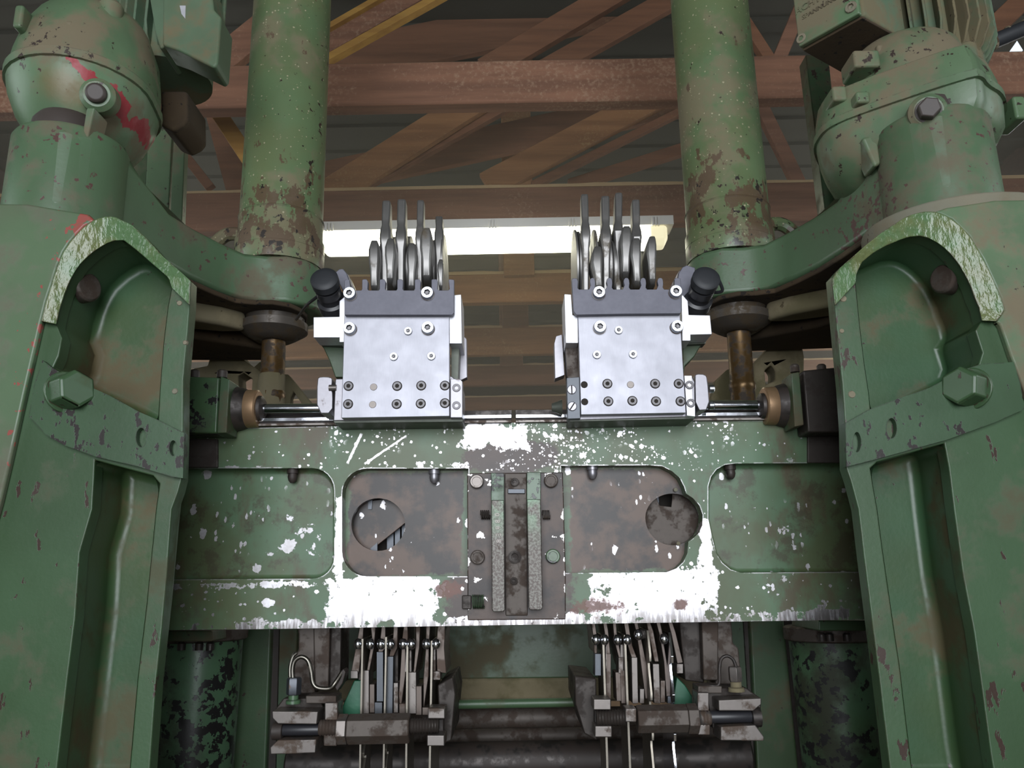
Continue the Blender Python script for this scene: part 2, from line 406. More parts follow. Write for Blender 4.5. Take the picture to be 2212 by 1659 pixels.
# red primer edge on the left post
def red_edge(t, c, ro):
    n = t.noise(60, 4, .6); a = W(92, 690, 1.2); b = W(20, 990, 1.2)
    X, Y, Z = t.sep(t.pos())
    sl = (b.x - a.x) / (b.z - a.z)
    d = X - a.x - (Z - a.z) * sl
    k = t.step(n + t.step(d, -.013, -.002) * .20 + t.step(d, -.10, 0.0) * .10, .695, .705)
    return t.mix(k, c, C(140, 72, 64)), ro
M['postred'] = paint('green_post_paint_red_spots', base=(84, 106, 78), base2=(86, 98, 76), dust=0.8, dustcol=(94, 92, 76), chips=0.15, rough=.4, off=3, extra=red_edge)

t = NT('glossy_rough_rim_paint'); n1 = t.noise(90, 3, .5, sc=(1, 1, .5)); c = t.mix(t.step(t.noise(12, 5), .4, .6), C(84, 112, 76), C(100, 108, 70))
c = t.mix(t.edge(.004) * t.step(t.noise(40, 4), .48, .53), c, C(60, 34, 28)); t.bump(n1, 1.0, .004); M['rim'] = t.out(c, .24)
YB = 1.55
def beam_mat(name, recess=False):
    t = NT(name)
    Xc, Yc_, Zc = t.sep(t.pos())
    X_ = lambda px: W(px, 1130, YB).x
    Z_ = lambda py: W(1106, py, YB).z
    def bx(x0, x1, y0, y1, s): return t.boxm(X_(x0), X_(x1), Z_(y1), Z_(y0), s)
    n1 = t.noise(7, 4); c = t.mix(t.step(n1, .35, .62), C(82, 110, 82), C(78, 90, 60))
    st = t.noise(10, 7, .65, sc=(1, 1, .5), off=(2, 0, 0)); c = t.mix(t.step(st, .52, .66) * .75, c, C(84, 68, 52))
    fine = t.noise(90, 6, .62); mid = t.noise(24, 7, .65, off=(5, 0, 0)); big = t.noise(8, 4, .6, off=(0, 0, 3))
    mx = lambda *a: a[0] if len(a) == 1 else t.math('MAXIMUM', a[0], mx(*a[1:]))
    n = mid * 0.55 + fine * 0.2 + big * 0.25
    if not recess:
        # brown, oily centre
        dk = mx(t.blob(X_(1110), Z_(1180), .20, .17), t.blob(X_(1105), Z_(985), .12, .05), t.blob(X_(1080), Z_(1310), .16, .08))
        kd = t.step(dk * .55 + n, .62, .70); c = t.mix(kd, c, t.mix(t.noise(30, 5), C(40, 31, 29), C(82, 62, 52)))
        # ends rubbed dark by the guides
        ends = mx(1.0 - t.step(t.sep(t.pos())[0], X_(395), X_(500)), t.step(t.sep(t.pos())[0], X_(1740), X_(1860)))
        c = t.mix(ends * t.step(n, .44, .58) * .8, c, C(74, 66, 58))
        bare = mx(bx(690, 975, 1222, 1365, .028), bx(1248, 1560, 1222, 1362, .024), bx(716, 754, 1060, 1260, .012), bx(1495, 1548, 1120, 1255, .02),
                  bx(975, 1160, 895, 985, .03) * 1.0, bx(1545, 1700, 1222, 1362, .06) * .25, bx(640, 1230, 988, 1014, .014) * .33, bx(1140, 1300, 900, 1010, .05) * .2,
                  bx(380, 1820, 1322, 1370, .010) * .72, bx(370, 720, 1240, 1268, .008) * .62, bx(470, 1000, 990, 1012, .006) * .35, bx(1300, 1760, 1230, 1275, .014) * .3, bx(1540, 1830, 995, 1012, .01) * .25,
                  bx(730, 1000, 900, 940, .03) * .15, t.blob(X_(590), Z_(1292), .017, .012) * 1.5, bx(1640, 1810, 1310, 1362, .02) * .35, -0.35)
        vv = bare * 0.20 + n
        k = t.step(vv, .615, .63)
        ctr = t.blob(X_(1190), Z_(960), .26, .2); spots = mx(t.dots(95, .62, p=3.5), t.dots(210, .55, off=(3, 3, 3), p=3.0)) * t.step(t.noise(7, 3, off=(9, 0, 0)) + ctr * .10, .50, .58) * t.step(Zc, Z_(1030), Z_(1000))
        spots = mx(spots, t.dots(120, .5, off=(1, 2, 3), p=7.0))
        k = mx(k, spots)
        k = mx(k, t.edge(.004) * t.step(mid, .42, .5))
        pit = t.step(fine * .6 + mid * .4, .60, .64); k = k * (1.0 - pit * .85)
        # two long scrapes
        def scr(x0, y0, x1, y1, wd):
            a = W(x0, y0, YB); b = W(x1, y1, YB); X, Y, Z = t.sep(t.pos())
            u = (b - a); L = math.hypot(u.x, u.z); ux, uz = u.x / L, u.z / L
            s_ = (X - a.x) * ux + (Z - a.z) * uz; d_ = t.math('ABSOLUTE', (X - a.x) * (-uz) + (Z - a.z) * ux)
            return t.step(s_, 0, .004) * (1.0 - t.step(s_, L - .004, L)) * (1.0 - t.step(d_ + (fine - .5) * .006, wd * .6, wd))
        k = mx(k, scr(750, 1003, 782, 935, .0034), scr(786, 1003, 880, 940, .0026))
        ku = mx(k, 0.0)
        rustm = t.step(mx(t.blob(X_(955), Z_(1272), .05, .035), t.blob(X_(1285), Z_(1315), .07, .035), t.blob(X_(1460), Z_(1312), .03, .02)) * .5 + mid + (fine - .5) * .4, .72, .84)
    else:
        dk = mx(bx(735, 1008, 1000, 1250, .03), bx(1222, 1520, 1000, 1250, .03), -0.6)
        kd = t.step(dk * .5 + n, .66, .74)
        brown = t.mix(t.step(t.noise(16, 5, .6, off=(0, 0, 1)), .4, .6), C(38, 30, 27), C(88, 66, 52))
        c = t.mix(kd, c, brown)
        outr = mx(bx(500, 720, 1080, 1250, .06), bx(1540, 1760, 1080, 1250, .06), -0.5)
        k = t.step(outr * .08 + t.noise(34, 6, .6, off=(7, 0, 2)) * .6 + big * .4, .635, .65)
        k = mx(k, t.dots(46, .42, sc=(1, 1, .7), p=8.0), t.dots(120, .5, sc=(1, 1, .5), off=(2, 2, 2), p=4.0) * t.step(t.noise(9, 2, off=(4, 4, 0)), .5, .58))
        stn = t.step(t.noise(20, 6, .7, off=(8, 8, 1)), .50, .62); c = t.mix(stn * .7 * (1.0 - kd), c, C(66, 60, 44))
        rustm = t.step(mid, .9, .95) * 0.0
    vert = t.noise(150, 4, .6, sc=(1, 1, .12)); low = 1.0 - t.step(Zc, Z_(1362), Z_(1285))
    steel = t.mix(t.step(fine, .35, .7) * .5, C(200, 198, 202), C(150, 144, 140))
    steel = t.mix(t.step(vert + low * .25, .55, .78) * (low * .75 + .12), steel, C(86, 80, 76))
    c = t.mix(k, c, steel); c = t.mix(rustm * .85, c, t.mix(fine, C(120, 60, 34), C(84, 50, 40)))
    met = k * (1.0 - rustm) * (.45 if recess else .82)
    t.bump(n - k * .4, .22, .0015)
    return t.out(c, (1.0 - met) * .06 + .36, met)
M['beam'] = beam_mat('chipped_green_beam_paint'); M['recess'] = beam_mat('stained_recess_paint', True)
t = NT('dark_centre_block'); fine = t.noise(60, 6, .65); mid = t.noise(18, 5, .6)
c = t.mix(t.step(mid, .35, .65), C(38, 31, 29), C(74, 57, 48))
X, Y_, Z = t.sep(t.pos()); xc = W(1113, 1180, YB).x
edge = t.step(t.math('ABSOLUTE', X - xc), .082, .093)
k = t.step(t.noise(38, 6, .6, off=(2, 1, 0)) + edge * .16, .66, .67)
c = t.mix(k, c, C(214, 210, 208)); t.bump(fine, .3, .001); M['centre'] = t.out(c, .45, k * .6 + .08)
t = NT('speckled_bar'); fine = t.noise(240, 4, .6); c = t.mix(t.step(fine, .42, .6), C(78, 70, 66), C(108, 106, 100))
z = t.sep(t.pos())[2]; up = t.step(z, W(1106, 1200, YB).z, W(1106, 1060, YB).z); c = t.mix(up * t.step(t.noise(30, 5), .35, .6) * .7, c, C(118, 150, 124))
t.bump(fine, .3, .001); M['speckbar'] = t.out(c, .45, .35)

# ------------------------------------------------------------------ building shell
g = G().box((-4.6, -3.1, -.1), (4.6, 15.1, 0)); struct('floor', g, M['floor'])
g = G().box((-4.6, 15.0, 0), (4.6, 15.1, 5.4)); struct('wall_back', g, M['wallm'])
wl = G()
for sx in (-1, 1):
    g = G(); X0, X1 = 4.5 * sx, 4.6 * sx
    g.box((X0, -3.1, 0), (X1, -1.25, 5.4)); g.box((X0, 1.85, 0), (X1, 4.8, 5.4)).box((X0, 8.4, 0), (X1, 15, 5.4)).box((X0, 4.8, 0), (X1, 8.4, 2.2)).box((X0, 4.8, 3.6), (X1, 8.4, 5.4)); g.box((X0, -1.25, 0), (X1, 1.85, 2.15)); g.box((X0, -1.25, 3.85), (X1, 1.85, 5.4))  # rear openings cut to hold the added fill lights
    struct('wall_left' if sx < 0 else 'wall_right', g, M['wallm'])
g = G().box((-4.6, -3.1, 0), (-1.5, -3.0, 5.4)).box((1.5, -3.1, 0), (4.6, -3.0, 5.4)).box((-1.5, -3.1, 3.85), (1.5, -3.0, 5.4)); struct('wall_front', g, M['wallm'])
# roof sheets with a torn gap at the right that lets the sky in
tri = [Pz(2173, 122, 5.2), Pz(2197, 88, 5.2), Pz(2212, 112, 5.2), Pz(2206, 120, 5.2)]
g = G().prism([(-4.6, -3.1, 5.2), (4.6, -3.1, 5.2), (4.6, 15.1, 5.2), (-4.6, 15.1, 5.2)], 0, holes=[tri], vec=(0, 0, .02)); struct('ceiling', g, M['sheet'])
g = G()
for i in range(46):        # corrugations of the sheet
    y = -3 + i * .4; 
    g.box((-4.5, y, 5.17), (2.9 if 4.7 < y < 5.3 else 4.5, y + .12, 5.2))
struct('trim_1', g, M['sheet'])

def plank(a, b, wd, th, mat, name, label, cat, group=None, up=(0, 0, 1)):
    a, b = Vector(a), Vector(b); d = (b - a).normalized(); n = Vector((0, 1, 0)); s_ = d.cross(n).normalized() * wd / 2; n = n * th / 2
    g = G(); q = [a + s_ - n, a - s_ - n, b - s_ - n, b + s_ - n]; g.prism(q, 0, vec=n * 2)
    return tag(mk(name, g, mat, bevel=.004, seg=1), label, cat, group)
chord_y = [2.96, 4.145, 5.41, 6.78, 7.93, 9.17, 10.5]
tops = [3.70, 3.735, 3.715, 3.75, 3.71, 3.66, 3.66]
ordn = ['nearest', 'second', 'third', 'fourth', 'fifth', 'sixth', 'farthest']
BEAMLBL = ['broad red-brown roof beam nearest the machine, running across behind both green columns',
           'red-brown roof beam with sawdust on top just above the glowing tube lamp',
           'ochre-lit dusty roof beam seen directly below the glowing tube lamp',
           'roof beam with yellow lower edge between the two steel carriages, fourth from the front',
           'fifth roof beam back, reddish, seen low between the two steel carriages',
           'dark brown roof beam lowest in view just above the rail joint of the crossbeam',
           'hindmost roof beam, a dark strip almost hidden by the crossbeam rail']
for i, y in enumerate(chord_y):
    g = G().box((-4.45, y - .04, 3.5), (4.45, y + .04, tops[i])); 
    o = mk('roof_beam', g, M['wood'] if i < 2 else (M['wood2'] if i < 4 else M['woodd'])); o.modifiers.new('b', 'BEVEL').width = .008
    tag(o, BEAMLBL[i], 'beam', 'cross beams of the timber roof')
    if 0 < i < 6:      # drifted sawdust lying along the top of the beam, one ridge line
        rs = []
        for k in range(181):
            x = -4.4 + 8.8 * k / 180; h = .022 + .030 * max(0, mnoise.noise(Vector((x * 1.1, i * 3.7, 0)))) + .008 * mnoise.noise(Vector((x * 7, i, 1)))
            rs.append([(x, y - .039, tops[i] - .004), (x, y - .036, tops[i] + h * .6), (x, y - .012, tops[i] + h), (x, y + .03, tops[i] + h * .7), (x, y + .039, tops[i] - .004)])
        d = mk('sawdust', G().rings(rs), M['sawdust'], o)
def truss_web(x0, y0, x1, y1, wpx, Y, mat, label, ext0=0, ext1=0, th=.05):
    a, b = W(x0, y0, Y), W(x1, y1, Y); d = (b - a); a = a - d * ext0; b = b + d * ext1
    wd = wpx / F_PX * (a - CAM).length
    return plank(a, b, wd, th, mat, 'roof_brace', label, 'brace', 'slanting timber braces of the roof')
truss_web(690, 432, 985, 246, 62, 4.24, M['wood2'], 'slanting roof brace rising from beside the left green column to above the left levers', 0, .6)
truss_web(735, 430, 1060, 250, 22, 4.30, M['woodd'], 'thin slanting brace close under the brace beside the left green column', 0, .5)
truss_web(1050, 402, 1350, 246, 58, 4.24, M['wood2'], 'slanting brown roof brace above the lamp centre rising to the right', 0, .6)
truss_web(1150, 402, 1450, 252, 16, 4.30, M['woodd'], 'narrow slanting lath along the lower side of the brace above the lamp centre', 0, .6)
truss_web(1230, 402, 1480, 322, 26, 4.5, M['woodd'], 'low-angled dusty brace meeting the second roof beam near the right column', 0, .3)
truss_web(820, 360, 1440, 226, 70, 4.9, M['woodd'], 'wide dark brace lying behind the other braces in the middle of the roof', .2, .5)
truss_web(712, 128, 930, 6, 15, 3.3, M['yellow'], 'ochre-edged lath beside the top of the left column, lower of two', .2, .5)
truss_web(712, 62, 830, -6, 12, 3.3, M['yellow'], 'ochre-edged lath beside the top of the left column, upper of two', .2, .5)
truss_web(712, 96, 880, 0, 44, 3.33, M['wood'], 'red-brown board between the two ochre-edged laths at the top', .2, .5)
truss_web(1070, 140, 1300, 4, 52, 3.9, M['woodd'], 'dark slanting roof brace at the top edge in the middle of the view', .1, .5)
truss_web(1200, 140, 1450, 0, 44, 3.95, M['woodd'], 'dark slanting roof brace at the top just left of the right column', .1, .5)
truss_web(700, 140, 1300, 20, 90, 4.6, M['woodd'], 'broad dark board high in the roof left of the middle', .1, .3)
truss_web(1650, 245, 1765, 480, 26, 4.24, M['wood'], 'red-brown brace falling to the right between the right column and the gear motor', .1, .1)
truss_web(1690, 110, 1740, -10, 26, 3.6, M['wood'], 'short red-brown brace beside the terminal box, top right', .2, .4)
truss_web(1615, 60, 1660, 130, 22, 3.6, M['woodd'], 'dark brace leaning left just right of the right column top', .3, .2)
truss_web(1960, 240, 2230, -20, 40, 3.4, M['woodd'], 'dark slanting brace behind the black cable at the right edge', .1, .3)
truss_web(380, 215, 560, 70, 60, 3.2, M['wood'], 'orange-brown slanting brace between the left gear motor and the left column', .2, .2)
truss_web(478, 253, 532, 335, 30, 3.3, M['yellow'], 'ochre brace behind the left column below the nearest roof beam', .1, .3)
truss_web(395, 330, 450, 400, 18, 4.3, M['woodd'], 'short dark brace left of the left column', .3, .1)
truss_web(470, 250, 530, 470, 40, 4.3, M['woodd'], 'dark upright roof brace hidden partly by the left column', .1, .1)
for (x0, x1, yy, Y, lab) in ((1088, 1155, 596, 5.41, 'square timber post standing on the beam right below the lamp'),
                        (1085, 1142, 706, 6.78, 'dark timber post standing on the fourth roof beam'),
                        (1080, 1130, 790, 7.93, 'dark timber post standing on the fifth roof beam')):
    a, b = W(x0, yy, Y - .09), W(x1, yy, Y - .09)
    g = G().box((a.x, Y - .1, a.z), (b.x, Y - .045, 5.17)); tag(mk('roof_post', g, M['wood2'] if Y < 6 else M['woodd'], bevel=.006, seg=1), lab, 'post', 'upright posts on the roof beams')

# fluorescent tube lamp
lt = thing('tube_lamp', 'long glowing fluorescent tube lamp with clear cover hanging under a roof beam', 'lamp', (-.06, 4.05, 3.40))
a = W(697, 500, 4.05); b = W(1450, 492, 4.05)
xa, xb = a.x, b.x; zt = 3.485
def octo(x, w2, z0, z1, c=.02): return [(x, 4.05 - w2, z0 + c), (x, 4.05 - w2 + c, z0), (x, 4.05 + w2 - c, z0), (x, 4.05 + w2, z0 + c), (x, 4.05 + w2, z1), (x, 4.05 - w2, z1)]
g = G().rings([octo(xa, .07, zt - .052, zt, .001), octo(xb, .07, zt - .052, zt, .001)]); mk('housing', g, M['lampbody'], lt, bevel=.008)
g = G().rings([octo(xa + .0, .045, zt - .13, zt - .053, .025), octo(xa + .035, .066, zt - .165, zt - .053, .035), octo(xb - .13, .066, zt - .165, zt - .053, .035)]); mk('diffuser', g, M['glow'], lt, bevel=.01)
g = G().rings([octo(xb - .129, .065, zt - .163, zt - .053, .035), octo(xb - .05, .066, zt - .160, zt - .053, .035), octo(xb - .03, .04, zt - .12, zt - .053, .02)]); mk('end_cap', g, M['glowend'], lt, bevel=.01)
for px in (712, 1065, 1238, 1418):
    p = W(px, 508, 3.98)
    g = G()
    for k in range(3): g.box((p.x - .022 + k * .016, 3.965, zt - .062), (p.x - .012 + k * .016, 3.985, zt - .012))
    mk('clip', g, M['lampbody'], lt, bevel=.002)
for px in (760, 1390):
    p = W(px, 492, 4.05); g = G().box((p.x - .02, 4.04, zt), (p.x + .02, 4.07, 3.5)); mk('hanger', g, M['lampbody'], lt)

# sawdust haze hanging in the air under the roof, behind the machine
vm = bpy.data.materials.new('dusty_air'); vm.use_nodes = True; nt = vm.node_tree; nt.nodes.remove(nt.nodes['Principled BSDF'])
vs_ = nt.nodes.new('ShaderNodeVolumeScatter'); vs_.inputs['Density'].default_value = HAZE; vs_.inputs['Color'].default_value = (1.0, .93, .78, 1); vs_.inputs['Anisotropy'].default_value = .35
nt.links.new(vs_.outputs[0], nt.nodes['Material Output'].inputs['Volume'])
if HAZE > 0:
    hz = mk('dusty_haze', G().box((-3.9, 2.42, 1.2), (3.9, 9.5, 5.1)), vm); hz['kind'] = 'stuff'; hz['label'] = 'thin haze of sawdust in the air under the roof around the lamp'; hz['category'] = 'haze'
# ------------------------------------------------------------------ side posts of the saw frame
YP = 1.25
def pocket(g, pts, Y0, depth):
    f = PL(pts, Y0); n = len(f); b = [p + Vector((0, depth, 0)) for p in f]
    o = len(g.v); g.v += f + b
    for i in range(n): g.f.append([o + i, o + (i + 1) % n, o + n + (i + 1) % n, o + n + i])
    g.f.append([o + n + i for i in range(n)])
    return g
def post(side):
    L = side < 0
    p0 = W(150 if L else 2060, 1500, YP)
    t = thing('saw_frame_post', 'massive green cast post with arched pocket along the %s side of the machine' % ('left' if L else 'right'), 'machine post', (p0.x, YP + .1, 0), 'cast side posts of the gang saw')
    if L:
        rim_o = [(395, 940), (396, 821), (405, 720), (410, 660), (412, 607), (388, 585), (351, 553), (322, 520), (301, 500), (284, 485), (267, 477), (250, 469), (234, 467), (217, 470), (200, 477), (182, 489), (167, 504), (150, 524), (137, 544), (124, 574), (114, 607), (100, 650), (89, 694)]
        pk_u = [(122, 701), (130, 665), (140, 634), (150, 610), (160, 590), (172, 572), (187, 557), (202, 544), (217, 534), (232, 525), (247, 520), (267, 519), (291, 537), (334, 574), (364, 600), (371, 622), (363, 661), (354, 734), (346, 835), (341, 915), (301, 898), (234, 861), (157, 825), (112, 800), (126, 770), (134, 731)]
        pk_l = [(205, 994), (330, 1027), (345, 1045), (337, 1100), (317, 1302), (297, 1470), (276, 1710), (117, 1710), (145, 1470), (162, 1336), (172, 1194), (199, 1100)]
        face = [(89, 694)] + [(89, 694), (60, 820), (20, 1000), (0, 1085), (-100, 1300), (-100, 1760), (316, 1760), (337, 1470), (350, 1353), (359, 1252), (371, 1100), (385, 1062), (392, 1035), (395, 942)]
        face = face[1:]
        casing = [(-160, 436), (60, 440), (190, 462), (205, 476), (182, 489), (167, 504), (150, 524), (137, 544), (124, 574), (114, 607), (100, 650), (89, 694), (60, 820), (20, 1000), (0, 1085), (-60, 1300), (-160, 1500)]
    else:
        rim_o = [(1828, 1000), (1826, 922), (1820, 835), (1810, 734), (1803, 661), (1797, 598), (1818, 575), (1840, 556), (1873, 527), (1905, 502), (1940, 479), (1958, 468), (1974, 462), (1997, 457), (2020, 457), (2040, 464), (2057, 474), (2077, 490), (2094, 510), (2110, 534), (2124, 560), (2144, 600), (2161, 641), (2170, 668), (2168, 676), (2152, 694)]
        pk_u = [(2121, 693), (2114, 664), (2104, 641), (2096, 618), (2084, 594), (2070, 570), (2054, 550), (2040, 536), (2024, 524), (2005, 514), (1987, 510), (1962, 512), (1940, 520), (1910, 533), (1887, 546), (1862, 566), (1850, 591), (1848, 612), (1857, 701), (1867, 785), (1877, 851), (1881, 890), (1940, 868), (2007, 845), (2051, 821), (2087, 803), (2114, 788), (2122, 761), (2107, 714)]
        pk_l = [(2040, 958), (1895, 998), (1880, 1012), (1886, 1050), (1895, 1100), (1906, 1184), (1923, 1302), (1943, 1437), (1967, 1639), (1976, 1710), (2155, 1710), (2142, 1639), (2105, 1369), (2081, 1245), (2061, 1100), (2050, 1010)]
        face = [(2152, 694), (2161, 701), (2184, 768), (2212, 840), (2300, 1050), (2300, 1760), (1934, 1760), (1920, 1639), (1896, 1437), (1881, 1319), (1866, 1201), (1854, 1100), (1838, 1040), (1828, 1010)]
        casing = [(2380, 428), (2150, 432), (2045, 448), (2020, 457), (2057, 474), (2094, 510), (2124, 560), (2161, 641), (2170, 668), (2152, 694), (2161, 701), (2184, 768), (2212, 840), (2300, 1050), (2380, 1200)]
    # front plate with both pockets cut through; the upper and lower outlines join into one casting
    outline = (rim_o + face[1:]) 
    g = G().prism(PL(outline, YP), .028, holes=[PL(pk_u, YP), PL(pk_l, YP)])
    mk('front_plate', g, M['post'], t, bevel=.005, seg=3)
    g = pocket(G(), pk_u, YP + .004, .115); mk('upper_pocket', g, M['pocket'], t, bevel=.014, seg=4)
    g = pocket(G(), pk_l, YP + .004, .105); mk('lower_pocket', g, M['pocket'], t, bevel=.016, seg=4)
    g = G().prism(PL(casing, YP - .012), .014); mk('outer_casing', g, M['postred'] if L else M['case'], t, bevel=.005, seg=3)
    bk = [(-160, 444), (150, 462), (150, 480), (100, 560), (60, 694), (-60, 1000), (-160, 1300)] if L else [(2380, 436), (2090, 452), (2100, 490), (2160, 600), (2200, 694), (2300, 1000), (2380, 1200)]
    mk('casing_back', G().prism(PL(bk, YP + .004), .30), M['case'], t, bevel=.01)
    def resamp(P, n):
        L_ = [0]
        for p, q in zip(P, P[1:]): L_.append(L_[-1] + math.dist(p, q))
        out = []
        for k in range(n):
            d = L_[-1] * k / (n - 1); i = min(max(j for j in range(len(P)) if L_[j] <= d + 1e-9), len(P) - 2); f_ = (d - L_[i]) / (L_[i + 1] - L_[i])
            out.append((P[i][0] + (P[i + 1][0] - P[i][0]) * f_, P[i][1] + (P[i + 1][1] - P[i][1]) * f_))
        return out
    if L: ar_o = rim_o[3:][::-1]; ar_i = pk_u[0:16]
    else: ar_o = rim_o[4:][::-1]; ar_i = pk_u[0:18]
    ar_o = resamp(ar_o, 44); ar_i = resamp(ar_i, 44)
    g = G().rings([[W(*o_, YP - .020), W(*i_, YP - .010), W(*i_, YP + .004), W(*o_, YP + .004)] for o_, i_ in zip(ar_o, ar_i)]); mk('arch_rim', g, M['rim'], t, bevel=.0015)
    # raised rib following the inner edge of the plate
    if L: s_ = [(92, 778), (112, 794), (157, 819), (234, 853), (301, 890), (341, 907), (398, 936), (395, 1033), (372, 1030), (300, 1008), (205, 986), (140, 962), (100, 940), (62, 900), (74, 830)]
    else: s_ = [(2190, 782), (2120, 786), (2087, 797), (2051, 815), (2007, 838), (1940, 861), (1881, 883), (1826, 914), (1829, 1008), (1885, 994), (2045, 950), (2150, 912), (2212, 884), (2205, 830)]
    g = G().prism(PL(s_, YP - .010), .014); 
    holes = [(305, 945, 11, 21), (374, 968, 8, 17)] if L else [(1926, 925, 11, 22), (1851, 955, 9, 22)]
    g = G().prism(PL(s_, YP - .012), .016, holes=[PL(circ(x, y, rx, 20, ry), YP - .012) for x, y, rx, ry in holes]); mk('cross_strap', g, M['strap'], t)
    g = G()
    for x, y, rx, ry in holes:
        c = W(x, y, YP); g.cyl(c + Vector((0, .002, 0)), c + Vector((0, .006, 0)), S(ry + 6, YP))
    mk('hole_bottom', g, M['dustyframe'], t)
    small = [(388, 655, 4, 9), (400, 740, 4, 8), (378, 845, 5, 10)] if L else [(1821, 645, 5, 12), (1818, 715, 4, 8), (1840, 852, 6, 12)]
    for x, y, rx, ry in small:
        c = W(x, y, YP); g = G().lathe(c - Vector((0, .0015, 0)), c + Vector((0, .002, 0)), [(0, S(ry, YP) * .6), (1, S(ry, YP) * .8)]); mk('plug', g, M['ridge'], t)
    # big bolts
    sx = -1 if L else 1
    c = W(140, 850, YP + .0) if L else W(2098, 842, YP + .0)
    g = G().hexbolt(c + Vector((-.004 * sx, -.006, 0)), .031, .044, axis=(-.80 * sx, -.60, 0.02), washer=1.1); mk('hex_bolt', g, M['post'], t, bevel=.003)
    c = W(166, 625, YP + .055) if L else W(2062, 606, YP + .055)
    g = G().lathe(c, c + Vector((-.030 * sx, -.012, 0)), [(0, .026), (.85, .026), (1, .022)]); mk('pocket_bolt', g, M['castbrown'], t, bevel=.002)
    # top seat under the arm boss
    zc = 2.232
    g = G().prism([( .86 * sx + .17 * math.cos(a) - (.03 if L else .01), 1.41 + .15 * math.sin(a), zc - .045) for a in [2 * math.pi * i / 36 for i in range(36)]], 0, vec=(0, 0, .045)); mk('boss_seat', g, M['ridge'] if not L else M['case'], t, bevel=.006)
    # body of the casting carried down to the floor behind the plate
    xi = .775 * sx - .01
    g = G().box((min(xi, xi + .30 * sx), YP + .13, 0), (max(xi, xi + .30 * sx), YP + .42, 2.16)); mk('rear_body', g, M['greenclean'], t, bevel=.02)
    xi2 = W(340 if L else 1905, 1659, YP).x
    a = W(337 if L else 1896, 1720, YP); g = G().box((xi2, YP, 0), (xi2 + .30 * sx, YP + .12, a.z)); mk('base_column', g, M['post'], t, bevel=.008)
    return t
post(-1); post(1)

